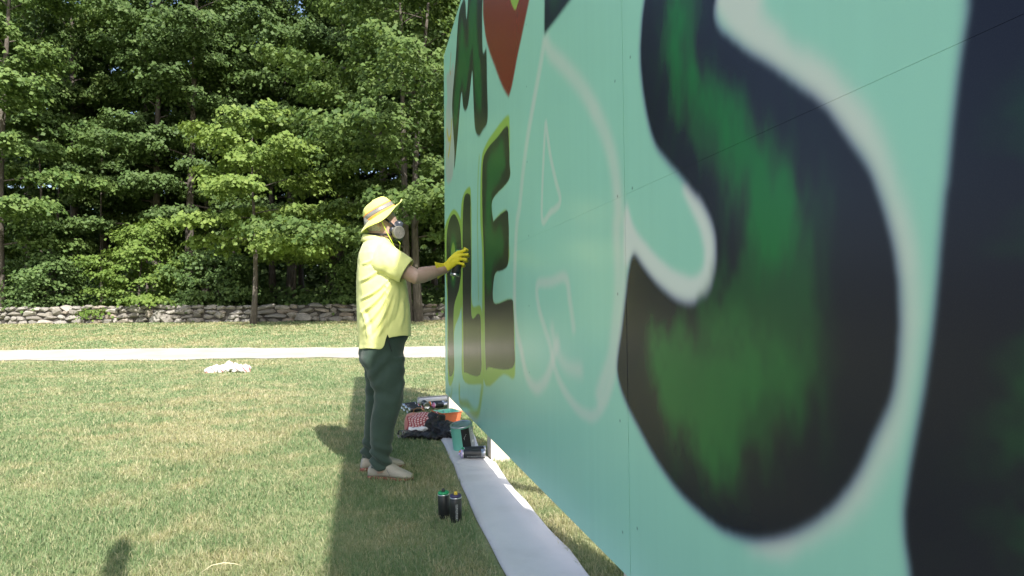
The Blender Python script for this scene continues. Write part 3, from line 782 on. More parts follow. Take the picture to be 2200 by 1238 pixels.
def make_tree(seed, H, base, Rc, nleaf, tr, leaf=0.16, mats=None, lean=(0, 0), nb=46, droop=0.20, flat=0.10, trunks=1, elev=(0.10, 0.9), prof=(0.30, 0.78)):
    rng = np.random.default_rng(seed)
    mb = MB()
    axes = []
    for t_ in range(trunks):
        ox = (t_ - (trunks - 1) / 2) * tr * 2.6
        ax = []
        wx, wy = rng.normal(0, 0.12, 2)
        for k in range(9):
            t = k / 8
            ax.append(Vector((ox * (1 + 1.6 * t) + lean[0] * t * H + wx * math.sin(t * 5), lean[1] * t * H + wy * math.sin(t * 4 + 1), t * H * 0.97 - 0.25 * (k == 0))))
        rad = [tr * (1.35 if k == 0 else 1.0) * (1 - 0.93 * (k / 8) ** 0.9) + 0.012 for k in range(9)]
        mb.tube(ax, rad, 10)
        axes.append(ax)
    segs = []
    ga = rng.uniform(0, 6.28)
    for i in range(nb):
        rel = (i + rng.uniform(0, 1)) / nb
        h = base + (H * 0.97 - base) * rel
        ax = axes[int(rng.integers(trunks))]
        t = min(h / (H * 0.97), 0.999) * 8
        k = int(t); p0 = ax[k].lerp(ax[min(k + 1, 8)], t - k)
        ga += 2.4 + rng.normal(0, 0.25)
        L = Rc * max(0.14, math.sqrt(max(0.0, 1 - ((rel - prof[0]) / prof[1]) ** 2))) * rng.uniform(0.5, 1.28)
        e = elev[0] + elev[1] * rel + rng.normal(0, 0.10)
        dh = np.array([math.cos(ga), math.sin(ga), 0])
        pts = []
        for q in range(6):
            s = q / 5
            pts.append(np.array(p0) + dh * L * s * math.cos(e) + np.array([0, 0, L * s * math.sin(e) - droop * L * s * s]))
        mb.tube(pts, [max(0.012, tr * 0.26 * (1 - 0.6 * rel)) * (1 - 0.8 * q / 5) for q in range(6)], 5)
        nt_ = max(4, int(L * 2.6))
        side = 1
        for j in range(nt_):
            s = 0.22 + 0.78 * (j + rng.uniform(0, 1)) / nt_
            s = min(s, 0.99)
            kk = int(s * 5); q0 = pts[kk] + (pts[min(kk+1, 5)] - pts[kk]) * (s * 5 - kk)
            side = -side
            an = ga + side * rng.uniform(0.55, 1.15)
            tl = L * (0.50 - 0.26 * s) * rng.uniform(0.7, 1.2) + 0.3
            td = np.array([math.cos(an), math.sin(an), rng.normal(0.02, 0.10)])
            segs.append((q0, td, tl, dh))
        segs.append((pts[4], (pts[5] - pts[4]) / np.linalg.norm(pts[5] - pts[4]), L * 0.30 + 0.25, dh))
    tot = sum(s[2] for s in segs)
    PP, OO = [], []
    for (q0, td, tl, dh) in segs:
        n = max(6, int(nleaf * tl / tot))
        # leaves hang in a few loose tufts along the twig, thicker towards its tip
        nc = max(2, int(round(tl / 0.5)))
        cs = (np.arange(nc) + rng.uniform(0.2, 0.9, nc)) / nc
        perp = np.array([-td[1], td[0], 0])
        lat = rng.normal(0, 0.22, nc) * min(1.4, 0.5 + 0.4 * tl)
        idx = rng.integers(0, nc, n)
        s = cs[idx]
        ctr = q0 + td * (s * tl)[:, None] + perp * lat[idx][:, None]
        off = rng.normal(0, 1, (n, 3)) * np.array([0.23, 0.23, flat])
        off[:, 2] -= 0.9 * (off[:, 0] ** 2 + off[:, 1] ** 2)
        P = ctr + off
        P[:, 2] -= 0.14 * (s * s) * tl
        oo = off.copy(); oo[:, 2] = 0
        oo = oo / 0.22 * 0.6 + (td + dh) / 2
        PP.append(P); OO.append(oo)
    PP = np.concatenate(PP); OO = np.concatenate(OO)
    V, Fc = leaf_cards(rng, PP, OO, leaf)
    crown = mesh_np('crown', V, Fc, 3)
    crown.materials.append(mats or M_leaf)
    trunk = mesh_pd('trunk', mb.V, mb.F)
    trunk.materials.append(M_bark)
    trunk.polygons.foreach_set('use_smooth', np.ones(len(trunk.polygons), dtype=bool))
    return trunk, crown

def place_tree(name, meshes, x, y, label, group=None, rz=0.0, s=1.0, cat='tree'):
    t = empty(name, label, cat, (x, y, gzf(y)), rz, group)
    t.scale = (s, s, s)
    ob('trunk', meshes[0], None, t); ob('crown', meshes[1], None, t)
    return t

MAPLES = [make_tree(100 + i, 21 + (i % 3), 2.6 + 0.9 * (i % 3), 4.3 + 0.4 * (i % 2), (36000, 40000, 36000, 34000, 42000)[i], 0.24 + 0.03 * (i % 2), (0.18, 0.165, 0.175, 0.195, 0.155)[i],
                    mats=(M_leaf, M_leaf, M_leaf2, M_leaf, M_leaf2)[i], nb=27) for i in range(5)]
DEEP = [make_tree(200 + i, 23, 5.0 + i, 4.4, 15000, 0.22, 0.24, mats=M_leaf2, nb=34) for i in range(2)]

# the front of the wood: each tree one can pick out
front = [
    (-25.4, 31.3, 0, 0.4, 1.00, 'tall maple with a pale grey trunk at the left end of the stone wall'),
    (-25.6, 36.5, 3, 2.1, 1.02, 'leafy maple filling the top left corner behind the leftmost pale trunk'),
    (-20.2, 35.8, 4, 4.0, 1.05, 'dark leaved tree behind the yellow green sapling'),
    (-17.6, 34.6, 2, 1.2, 1.04, 'tall dark trunked tree rising just right of the yellow green sapling'),
    (-13.6, 38.0, 2, 5.1, 1.05, 'broad maple behind the slender young maple of the lawn'),
    (-9.9, 36.6, 4, 3.3, 1.03, 'dark maple between the slender young maple and the twin trunks'),
    (-7.2, 34.9, 1, 0.9, 1.06, 'tall maple behind the hat of the painter'),
    (-1.2, 33.2, 3, 2.7, 1.00, 'maple behind the wall, mostly hidden by the painted board'),
]
for (x, y, k, rz, s, lab) in front:
    place_tree('maple_tree', MAPLES[k], x, y, lab, 'maples along the front of the wood', rz, s)
# the young maple in front of the wall and the twin trunked one beside the painter
sm = make_tree(301, 9.3, 3.1, 4.1, 23000, 0.125, 0.175, mats=M_leaf4, lean=(0.02, 0.0), nb=19, droop=0.12, flat=0.07, elev=(0.02, 0.75), prof=(0.12, 0.95))
place_tree('young_maple', sm, -11.75, 28.4, 'slender young maple with one thin trunk standing on the lawn before the wall', rz=1.0)
tw = make_tree(302, 20.0, 3.3, 5.9, 60000, 0.19, 0.185, nb=50, trunks=2, droop=0.14)
place_tree('twin_maple', tw, -4.55, 29.0, 'maple with two grey trunks from one base behind the painter', rz=0.15)
sap = make_tree(303, 4.6, 0.5, 2.5, 15000, 0.05, 0.13, mats=M_leaf3, nb=30, droop=0.10, flat=0.05, elev=(0.05, 0.8), prof=(0.05, 1.0))
place_tree('sapling', sap, -18.6, 31.6, 'yellow green sapling with layered leaves just behind the stone wall', rz=0.5)
sap2 = make_tree(304, 3.2, 0.3, 2.2, 8000, 0.04, 0.15, mats=M_leaf2, nb=24, droop=0.10, elev=(0.05, 0.8), prof=(0.05, 1.0))
for (x, y, lab) in ((-15.0, 32.0, 'dark green bush behind the wall, just right of the yellow green sapling'),
                    (-23.8, 32.3, 'dark green bush behind the wall under the trees at the far left'),
                    (-7.8, 32.6, 'dark green bush behind the wall in deep shade left of the painter'),
                    (-1.9, 31.8, 'dark green bush behind the wall beside the twin trunks')):
    place_tree('bush', sap2, x, y, lab, 'bushes in the shade behind the wall', x, 1.0, 'bush')
# rows further in
rng = np.random.default_rng(77)
G_BACK = 'trees deeper in the wood'
for (y0, dx, k0) in ((39.0, 3.9, 0), (44.5, 4.2, 1), (51.0, 5.4, 2)):
    x = -0.84 * y0 - 2 + rng.uniform(0, 2)
    i = 0
    while x < 4:
        y = y0 + rng.uniform(-1.6, 1.6)
        ms = MAPLES[(i * 2 + k0) % 5] if (y0 < 46 and i % 2 == 0) else DEEP[(i + k0) % 2]
        place_tree('forest_tree', ms, x, y, 'tall slim tree standing in the shade deeper in the wood behind the wall', G_BACK, rng.uniform(0, 6.28), rng.uniform(0.92, 1.12))
        x += dx * rng.uniform(0.8, 1.2); i += 1
# thin bare stems in the shade
pole = make_tree(305, 12.0, 8.5, 1.6, 3000, 0.075, 0.2, mats=M_leaf2, nb=12)
for x, y in ((-25.0, 33.2), (-22.6, 34.6), (-20.9, 36.4), (-12.2, 35.0), (-9.7, 36.6), (-11.2, 37.5), (-6.0, 36.2), (-16.2, 36.8), (-26.0, 36.0)):
    place_tree('forest_sapling', pole, x, y, 'thin bare stem of a young tree in the shade behind the stone wall', 'thin stems in the shade', x, rng.uniform(0.85, 1.15))
# low growth and the far wood read as one mass
def mass(name, n, xr, yr, zf, size, mat, seed):
    r = np.random.default_rng(seed)
    X = r.uniform(xr[0], xr[1], n); Y = r.uniform(yr[0], yr[1], n)
    Z = gz(Y) + zf(r, X, Y, n)
    P = np.stack([X, Y, Z], 1)
    out = np.zeros((n, 3)); out[:, 1] = -1
    V, Fc = leaf_cards(r, P, out, size)
    me = mesh_np(name, V, Fc, 3)
    o = ob(name, me, mat)
    tag(o, kind='stuff')
    return o
def low(r, X, Y, n):
    h = 0.5 + 1.1 * np.clip(np.sin(X * 0.8 + Y * 0.5) * 0.5 + np.sin(X * 1.7 - Y) * 0.4 + 0.3, 0, 1)
    return r.uniform(0.0, 1.0, n) * h
mass('undergrowth', 52000, (-46, 6), (31.2, 48), low, 0.20, M_leaf2, 9)
def far(r, X, Y, n):
    return r.uniform(0, 1, n) ** 1.15 * (8.5 + 1.5 * np.sin(X * 0.5) + 1.0 * np.sin(X * 1.3))
mass('far_wood', 45000, (-72, 14), (64, 74), far, 0.62, M_leaf2, 10)

# ------------------------------------------------------------------ lawn grass blades
def blade_mat():
    m, nt, b, out = mat_new('grass_blades')
    geo = N(nt, 'ShaderNodeNewGeometry')
    co = coord(nt)
    n1 = noise_n(nt, 0.45, 5, 0.6, co)
    n2 = noise_n(nt, 2.6, 4, 0.65, co)
    green = ramp(nt, geo.outputs['Random Per Island'], [(0.0, (0.15, 0.24, 0.10)), (0.5, (0.23, 0.315, 0.148)), (0.8, (0.32, 0.37, 0.205)), (1.0, (0.52, 0.49, 0.29))])
    dry = ramp(nt, geo.outputs['Random Per Island'], [(0.0, (0.30, 0.31, 0.14)), (0.5, (0.43, 0.40, 0.22)), (1.0, (0.58, 0.53, 0.35))])
    s = N(nt, 'ShaderNodeMath', operation='ADD'); nt.links.new(n1.outputs[0], s.inputs[0]); nt.links.new(n2.outputs[0], s.inputs[1])
    f = ramp(nt, s.outputs[0], [(0.0, (0,0,0)), (1.0, (1,1,1))])
    mr = N(nt, 'ShaderNodeMapRange'); mr.inputs[1].default_value = 0.94; mr.inputs[2].default_value = 1.13
    nt.links.new(s.outputs[0], mr.inputs[0])
    c = mixc(nt, mr.outputs[0], green, dry)
    nt.links.new(c, b.inputs['Base Color'])
    b.inputs['Roughness'].default_value = 0.55
    b.inputs['Specular IOR Level'].default_value = 0.3
    tr = N(nt, 'ShaderNodeBsdfTranslucent'); nt.links.new(c, tr.inputs[0])
    mx = N(nt, 'ShaderNodeMixShader'); mx.inputs[0].default_value = 0.5
    nt.links.new(b.outputs[0], mx.inputs[1]); nt.links.new(tr.outputs[0], mx.inputs[2])
    nt.links.new(mx.outputs[0], out.inputs[0])
    return m
M_blade = blade_mat()
def grass(name, n, d0, d1, seed, hgt, wid, xl=-0.92, xr=0.40, pw=1.0):
    r = np.random.default_rng(seed)
    u = r.uniform(0, 1, n)
    Y = d0 * (d1 / d0) ** u          # density falls with the square of the distance
    t_ = r.uniform(0, 1, n)
    X = (xl * Y - 0.6) * (1 - t_) + (xr * Y + 0.4) * t_
    keep = ~((Y < 5.7) & (X > cl(Y) - 0.03) & (X < cr(Y) + 0.004))
    X, Y = X[keep], Y[keep]; n = len(X)
    # clumps
    X += r.normal(0, 0.012, n); Y += r.normal(0, 0.012, n)
    patch = 0.75 + 0.5 * (np.sin(X * 3.1 + 1.3 * np.sin(Y * 2.3)) * np.sin(Y * 2.7 + 0.6 * X) * 0.5 + 0.5)
    h = hgt * r.uniform(0.45, 1.25, n) * patch * (1 + 0.02 * Y)
    w = wid * r.uniform(0.7, 1.3, n) * np.maximum(1.0, Y / 3.0)
    Z = gz(Y)
    an = r.uniform(0, 2 * PI, n)
    ln = np.abs(r.normal(0.0, 0.55, n)) + 0.15
    la = r.uniform(0, 2 * PI, n)
    side = np.stack([np.cos(an), np.sin(an), np.zeros(n)], 1) * (w / 2)[:, None]
    ld = np.stack([np.cos(la), np.sin(la), np.zeros(n)], 1)
    B = np.stack([X, Y, Z - 0.004], 1)
    Mi = B + ld * (ln * h * 0.35)[:, None]; Mi[:, 2] += h * 0.6
    T = B + ld * (ln * h)[:, None]; T[:, 2] += h * (0.98 - 0.25 * np.clip(ln, 0, 1.6))
    V = np.stack([B - side, B + side, Mi + side * 0.75, Mi - side * 0.75, T], 1).reshape(-1, 3)
    k = np.arange(n) * 5
    Fc = np.concatenate([np.stack([k, k+1, k+2], 1), np.stack([k, k+2, k+3], 1), np.stack([k+3, k+2, k+4], 1)])
    o = ob(name, mesh_np(name, V, Fc, 3), M_blade)
    tag(o, kind='stuff')
    return o
grass('lawn_grass', 360000, 2.0, PATH0 - 0.05, 3, 0.034, 0.0040)
grass('verge_grass', 60000, PATH1 + 0.02, 29.9, 4, 0.045, 0.0050, -0.95, 0.05)
r_ = np.random.default_rng(8)
# ------------------------------------------------------------------ the painter
def cloth_mat(name, col, rough=0.85, var=0.06, weave=700, bmp=0.12, wr=9.0, wrs=0.25, sheen=0.2):
    m, nt, b, out = mat_new(name)
    co = coord(nt)
    n = noise_n(nt, 7.0, 4, 0.6, co)
    lo = tuple(c * (1 - var) for c in col); hi = tuple(min(1, c * (1 + var)) for c in col)
    nt.links.new(ramp(nt, n.outputs[0], [(0.3, lo), (0.7, hi)]), b.inputs['Base Color'])
    b.inputs['Roughness'].default_value = rough
    b.inputs['Specular IOR Level'].default_value = 0.2
    b.inputs['Sheen Weight'].default_value = sheen
    w = noise_n(nt, wr, 3, 0.5, co, 0.6)
    f = noise_n(nt, weave, 2, 0.5, co)
    a = N(nt, 'ShaderNodeMath', operation='MULTIPLY_ADD')
    nt.links.new(f.outputs[0], a.inputs[0]); a.inputs[1].default_value = 0.06; nt.links.new(w.outputs[0], a.inputs[2])
    bump(nt, b, a.outputs[0], wrs, 0.03)
    return m
def skin_mat():
    m, nt, b, out = mat_new('skin')
    co = coord(nt)
    n = noise_n(nt, 14, 5, 0.6, co)
    c = ramp(nt, n.outputs[0], [(0.3, (0.36, 0.225, 0.175)), (0.55, (0.43, 0.29, 0.235)), (0.75, (0.44, 0.275, 0.22))])
    nt.links.new(c, b.inputs['Base Color'])
    b.inputs['Roughness'].default_value = 0.5
    b.inputs['Subsurface Weight'].default_value = 0.12
    b.inputs['Subsurface Radius'].default_value = (0.012, 0.005, 0.003)
    n2 = noise_n(nt, 160, 3, 0.6, co); bump(nt, b, n2.outputs[0], 0.15, 0.004)
    return m
M_skin = skin_mat()
M_shirt = cloth_mat('yellow_pique', (0.69, 0.69, 0.27), 0.9)
M_trouser = cloth_mat('dark_green_twill', (0.032, 0.055, 0.043), 0.8, 0.12, wrs=0.35, wr=7)
M_glove = cloth_mat('yellow_rubber', (0.66, 0.56, 0.035), 0.45, 0.08, 300, wrs=0.3, wr=30, sheen=0.0)
M_hat = cloth_mat('neon_yellow_cloth', (0.78, 0.80, 0.20), 0.8, 0.04, wrs=0.15, wr=14)
M_orange = simple('orange_trim', (0.85, 0.33, 0.07), 0.7, 0.05)
M_refl = simple('grey_reflective_band', (0.21, 0.20, 0.19), 0.4, 0.08, 60)
M_suede = simple('cream_suede', (0.33, 0.31, 0.255), 0.95, 0.10, 18, bmp=0.25, bscale=120)
M_sole = simple('brick_red_rubber', (0.22, 0.085, 0.06), 0.8, 0.2, 30)
M_sock = simple('orange_sock', (0.62, 0.11, 0.04), 0.95, 0.1, 80, bmp=0.3)
M_lace = simple('grey_lace', (0.16, 0.16, 0.17), 0.8, 0.1)
M_mask = simple('dark_blue_rubber', (0.030, 0.034, 0.048), 0.38, 0.15, 20)
M_strap = simple('black_strap', (0.012, 0.012, 0.014), 0.7, 0.1, 90)
M_filter = simple('grey_plastic', (0.15, 0.145, 0.125), 0.55, 0.06, 40)
M_fgrille = simple('dark_grey_grille', (0.05, 0.05, 0.048), 0.6, 0.1, 60)
M_hair = simple('grey_hair', (0.38, 0.36, 0.33), 0.8, 0.3, 90, bmp=0.4)
M_eye = simple('eye', (0.30, 0.28, 0.26), 0.2, 0.3, 60)
M_cord = simple('lime_cord', (0.62, 0.78, 0.07), 0.6, 0.05)

man = empty('person', 'man in yellow hat, polo shirt and gloves spraying the board, with a respirator on', 'person', (-0.872, 4.22, 0), R(13.1))
# --- body: one continuous surface (x forward, y to his left, z up)
b = MB()
X, Y, Z = Vector((1,0,0)), Vector((0,1,0)), Vector((0,0,1))
def ell(f0, f1, z, w): return (((f0+f1)/2, 0, z), X*((f1-f0)/2), Y*w)
b.loft([ell(-.10,.11,.86,.145), ell(-.125,.14,1.0,.16), ell(-.13,.13,1.15,.16), ell(-.13,.11,1.3,.165), ell(-.12,.085,1.42,.165), ell(-.105,.05,1.5,.12), ell(-.09,.03,1.545,.07)], 20)
b.loft([ell(-.085,.03,1.50,.062), ell(-.088,.03,1.56,.058), ell(-.085,.04,1.61,.056), ell(-.07,.05,1.66,.056)], 18)
# skull, jaw
hc = Vector((0.0, 0, 1.665))
b.ball((-.012, 0, 1.690), .100, .077, .098, 24, 16)
b.loft([((.028,0,1.548),X*.028,Y*.026), ((.026,0,1.562),X*.052,Y*.045), ((.022,0,1.60),X*.072,Y*.060), ((.016,0,1.645),X*.083,Y*.068), ((.012,0,1.70),X*.086,Y*.071), ((.002,0,1.745),X*.080,Y*.068)], 24)
b.ball((.072, 0, 1.712), .024, .052, .014)      # brow
b.tube([(.085,0,1.702),(.104,0,1.672),(.112,0,1.655)], [.010,.013,.015], 10)   # nose
b.ball((.088, 0, 1.612), .016, .024, .012)      # lips
b.ball((.062, .036, 1.655), .024, .022, .020); b.ball((.062, -.036, 1.655), .024, .022, .020)
for s in (-1, 1):
    b.ball((.075, s*.031, 1.693), .012, .016, .010)
    # ear
    b.tube([(-.012,s*.073,1.682),(-.026,s*.083,1.687),(-.034,s*.087,1.668),(-.028,s*.083,1.648),(-.016,s*.076,1.634)], [.007,.008,.008,.007,.009], 8)
    b.ball((-.018, s*.075, 1.662), .012, .007, .022, 10, 8)
def arm(sh, el, wr, s):
    sh, el, wr = Vector(sh), Vector(el), Vector(wr)
    b.tube([Vector((-.02, s*.09, sh.z+.0)), sh, sh.lerp(el,.35), sh.lerp(el,.7), el, el.lerp(wr,.22), el.lerp(wr,.5), el.lerp(wr,.8), wr, wr + (wr-el).normalized()*.05],
           [.040,.044,.050,.051,.050,.0535,.048,.040,.033,.030], 16)
arm((.0,-.165,1.415), (.208,-.235,1.298), (.392,-.088,1.352), -1)
arm((-.02,.165,1.42), (-.02,.245,1.15), (.02,.235,.92), 1)
for s in (-1, 1):
    b.tube([(0,s*.09,.92),(.01,s*.105,.75),(.03,s*.118,.53),(.0,s*.128,.3),(-.015,s*.134,.10),(.0,s*.136,.05)], [.070,.062,.052,.046,.036,.040], 16)
body = remeshed(b, 'body', M_skin, man, 0.0055, 5)
# eyes, hair
for s in (-1, 1):
    e = MB(); e.ball((.0785, s*.031, 1.694), .0105, .0115, .0095, 14, 10); e.build('eye', M_eye, man, True, True)
h = MB()
h.loft([((-.030,0,1.61),X*.056,Y*.060), ((-.034,0,1.65),X*.079,Y*.0755), ((-.030,0,1.70),X*.088,Y*.0795), ((-.022,0,1.75),X*.086,Y*.072)], 24)
hair = h.build('hair', M_hair, man, True)

# --- shirt: torso, sleeves and collar
prof = [(.86,-.150,.194,.200),(.93,-.157,.193,.203),(.983,-.161,.191,.205),(1.06,-.163,.188,.206),(1.138,-.164,.182,.207),(1.22,-.166,.172,.208),(1.293,-.165,.160,.209),
        (1.36,-.162,.147,.208),(1.417,-.157,.133,.204),(1.46,-.150,.117,.190),(1.495,-.139,.097,.160),(1.525,-.127,.074,.120),(1.552,-.116,.055,.084),(1.57,-.110,.044,.070)]
pz = np.array([p[0] for p in prof])
na, nz = 144, 120
V, Fc = [], []
zz = np.linspace(.86, 1.57, nz)
for j in range(nz):
    t = j / (nz - 1)
    for i in range(na):
        a = 2 * PI * i / na
        ca, sa = math.cos(a), math.sin(a)      # ca forward, sa left
        # hem: short in front, longer behind, with a vent at each side
        front = 1 / (1 + math.exp(-(ca + 0.02 - 0.0) * 26))
        hem = .838 + (.915 - .838) * front
        hem += 0.004 * math.sin(a * 5)
        vent = max(0.0, 1 - abs(ca - 0.03) / 0.05)
        hem += .045 * vent
        z = hem + (1.57 - hem) * t
        zc_ = max(z, .86)
        f0 = np.interp(zc_, pz, [p[1] for p in prof]); f1 = np.interp(zc_, pz, [p[2] for p in prof]); w = np.interp(zc_, pz, [p[3] for p in prof])
        pw = 2.35
        x = math.copysign(abs(ca) ** (2/pw), ca); y = math.copysign(abs(sa) ** (2/pw), sa)
        V.append(((f0+f1)/2 + x*(f1-f0)/2, y*w, z))
for j in range(nz - 1):
    for i in range(na):
        k = (i + 1) % na
        Fc.append((j*na+i, j*na+k, (j+1)*na+k, (j+1)*na+i))
me = mesh_pd('polo_shirt', V, Fc)
co = get_co(me); no = get_no(me)
d = np.zeros(len(co))
x, y, z = co[:,0], co[:,1], co[:,2]
rs = np.random.default_rng(3)
def crease(p, q, amp, w, side=None):
    """a soft ridge with a valley beside it along the line p-q in the (forward, up) plane"""
    p, q = np.array(p), np.array(q); w = w * 0.72
    L = np.linalg.norm(q - p); e = (q - p) / L; n = np.array([-e[1], e[0]])
    s = ((x - p[0]) * e[0] + (z - p[1]) * e[1]) / L
    bow = 0.07 * L * np.sin(np.clip(s, 0, 1) * PI)
    t = (x - p[0]) * n[0] + (z - p[1]) * n[1] - bow
    win = np.clip(np.minimum(s + 0.1, 1.1 - s) * 3.0, 0, 1)
    win = win * win * (3 - 2 * win)
    g = np.exp(-(t / w) ** 2) - 0.7 * np.exp(-((t - 1.7 * w) / w) ** 2)
    m_ = np.ones_like(x) if side is None else (y * side > 0)
    return 1.25 * amp * g * win * m_ * np.clip((x + 0.165) / 0.05, 0.15, 1)
for (p, q, a_, w_) in (((.05,1.30),(-.135,1.155),.010,.013), ((.055,1.285),(-.140,1.06),.012,.015), ((.06,1.27),(-.125,.97),.012,.016), ((.07,1.26),(-.075,.93),.011,.016),
                       ((.08,1.255),(-.01,.93),.008,.017), ((.095,1.25),(.05,1.0),.007,.018), ((.0,1.37),(-.14,1.27),.008,.014), ((-.03,1.43),(-.13,1.38),.006,.014),
                       ((-.13,1.09),(-.09,.90),.008,.016), ((.13,1.15),(.11,.97),.006,.018), ((.02,1.06),(-.045,.90),.007,.014)):
    d += crease(p, q, a_, w_, -1) + crease((p[0]*.9, p[1]-.02), (q[0]*.9, q[1]+.01), a_, w_, 1)
for i in range(len(co)):
    v = Vector(co[i])
    d[i] += 0.0045 * mnoise.noise(Vector((v.x*9, v.y*9, v.z*5))) + 0.0022 * mnoise.noise(v * 24)
    if v.z < 1.0:
        d[i] += 0.006 * (1.0 - v.z) / 0.14 * math.sin(math.atan2(v.y, v.x) * 9 + 1.0) * (0.6 + 0.4 * mnoise.noise(v * 6))
d *= np.clip((1.56 - z) / 0.05, 0.1, 1)
set_co(me, co + no * d[:, None])
shirt = ob('polo_shirt', me, M_shirt, man, True)
sm_ = shirt.modifiers.new('thick', 'SOLIDIFY'); sm_.thickness = 0.003; sm_.offset = -1

def sleeve(secs, name='sleeve'):
    n = 48
    mb = MB()
    P = []
    K = 30
    arr = [(Vector(c), Vector(a), Vector(b_)) for c, a, b_ in secs]
    for k in range(K):
        t = k / (K - 1) * (len(arr) - 1); i = min(int(t), len(arr) - 2); u = t - i
        P.append(tuple(arr[i][q].lerp(arr[i+1][q], u) for q in range(3)))
    mb.loft(P, n, False)
    me = mesh_pd(name, mb.V, mb.F)
    c = get_co(me); nn = get_no(me)
    for i in range(len(c)):
        v = Vector(c[i]); k = i // n
        t = k / (K - 1)
        a = .006 * mnoise.noise(v * 12) + .004 * mnoise.noise(v * 27) + .005 * math.sin(t * 9 + (i % n) / n * 6.28 * 2) * math.sin(t * PI)
        c[i] += nn[i] * a
        if k >= K - 4: c[i] += nn[i] * 0.0015
    set_co(me, c)
    o = ob(name, me, M_shirt, man, True)
    q = o.modifiers.new('thick', 'SOLIDIFY'); q.thickness = 0.003; q.offset = 0
    return o
# right sleeve runs forward along the raised arm
ax1 = Vector((.84, -.22, -.50)).normalized()
up1 = Vector((.50, 0, .86)); up1 = (up1 - ax1 * up1.dot(ax1)).normalized(); sd1 = ax1.cross(up1)
sleeve([((-.06,-.085,1.445), up1*.085, sd1*.075), ((-.02,-.135,1.430), up1*.100, sd1*.085), ((.03,-.178,1.403), up1*.102, sd1*.085), ((.09,-.213,1.368), up1*.092, sd1*.078), ((.150,-.228,1.332), up1*.079, sd1*.072)])
ax2 = Vector((.05, .2, -1)).normalized(); up2 = X.copy(); sd2 = ax2.cross(up2).normalized()
sleeve([((-.02,.12,1.46), up2*.09, sd2*.07), ((-.02,.17,1.41), up2*.092, sd2*.07), ((-.015,.205,1.34), up2*.086, sd2*.07), ((-.01,.225,1.24), up2*.078, sd2*.068)])
# collar with two points
cn = 40
V, Fc = [], []
for j, (rz_, dr) in enumerate(((1.545, .010), (1.585, .004), (1.592, .008), (1.575, .016), (1.548, .024))):
    for i in range(cn):
        a = 0.30 + (2 * PI - 0.60) * i / (cn - 1)
        fall = (0.5 + 0.5 * math.cos(a))
        V.append((-.032 + (.078 + dr) * math.cos(a) * 1.02, (.068 + dr) * math.sin(a), rz_ - .040 * fall - (.018 * fall if j == 4 else 0)))
for j in range(4):
    for i in range(cn - 1):
        Fc.append((j*cn+i, j*cn+i+1, (j+1)*cn+i+1, (j+1)*cn+i))
col_ = ob('collar', mesh_pd('collar', V, Fc), M_shirt, man, True)
q = col_.modifiers.new('thick', 'SOLIDIFY'); q.thickness = 0.0025

# --- trousers
t_ = MB()
t_.loft([((.035,0,.93),X*.155,Y*.185), ((.0,0,.86),X*.145,Y*.187), ((-.003,0,.80),X*.145,Y*.188), ((-.001,0,.755),X*.142,Y*.184), ((.006,0,.72),X*.128,Y*.178), ((.014,0,.68),X*.108,Y*.168), ((.022,0,.64),X*.085,Y*.15)], 32, power=2.3)
def leg(secs, s):
    t_.loft([((f, l, z), X*a, Y*w) for (f, l, z, a, w) in secs], 28, power=2.2)
leg([(.006,-.092,.78,.138,.092), (.016,-.095,.72,.129,.090), (.026,-.098,.66,.119,.087), (.035,-.101,.60,.110,.083), (.046,-.105,.55,.100,.080), (.040,-.110,.50,.096,.076), (.018,-.116,.42,.088,.072), (.003,-.120,.33,.079,.068),
     (-.005,-.124,.22,.070,.063), (-.012,-.128,.12,.065,.060), (-.014,-.130,.072,.065,.060)], -1)
leg([(.0,.092,.78,.138,.092), (-.002,.095,.72,.122,.090), (-.004,.098,.67,.108,.087), (-.008,.100,.61,.100,.084), (-.008,.104,.54,.096,.080), (-.018,.110,.45,.090,.074), (-.034,.118,.34,.080,.068),
     (-.052,.126,.22,.071,.063), (-.068,.132,.12,.066,.060), (-.072,.134,.085,.066,.060)], 1)
tr = remeshed(t_, 'trousers', M_trouser, man, 0.0075, 8)
c = get_co(tr.data); nn = get_no(tr.data)
for i in range(len(c)):
    v = Vector(c[i])
    ph = 1.0 if v.y < 0 else 2.3
    w1 = math.exp(-((v.z - .60) / .10) ** 2); w2 = math.exp(-((v.z - .13) / .09) ** 2); w3 = math.exp(-((v.z - .76) / .07) ** 2)
    n1 = mnoise.noise(Vector((v.x*7, v.y*7, v.z*4 + ph)))
    wv = math.sin((v.z - .45*v.x) * 62 + 5*n1 + ph) * (w1*.008 + w3*.007 + .001) * (0.6 + 0.6*mnoise.noise(v*5))
    wv += math.sin((v.z + .5*v.x) * 95 + 5*n1 + ph) * w2 * .011
    wv += .006 * n1 + .003 * mnoise.noise(v * 18)
    if v.z < .09: wv += .002
    c[i] += nn[i] * wv
set_co(tr.data, c)
pk = MB(); pk.tube([(.035,-.1905,.895),(.046,-.192,.86),(.058,-.1905,.82)], [.004,.007,.004], 8, flat=.5); pk.build('pocket_opening', M_strap, man, True)

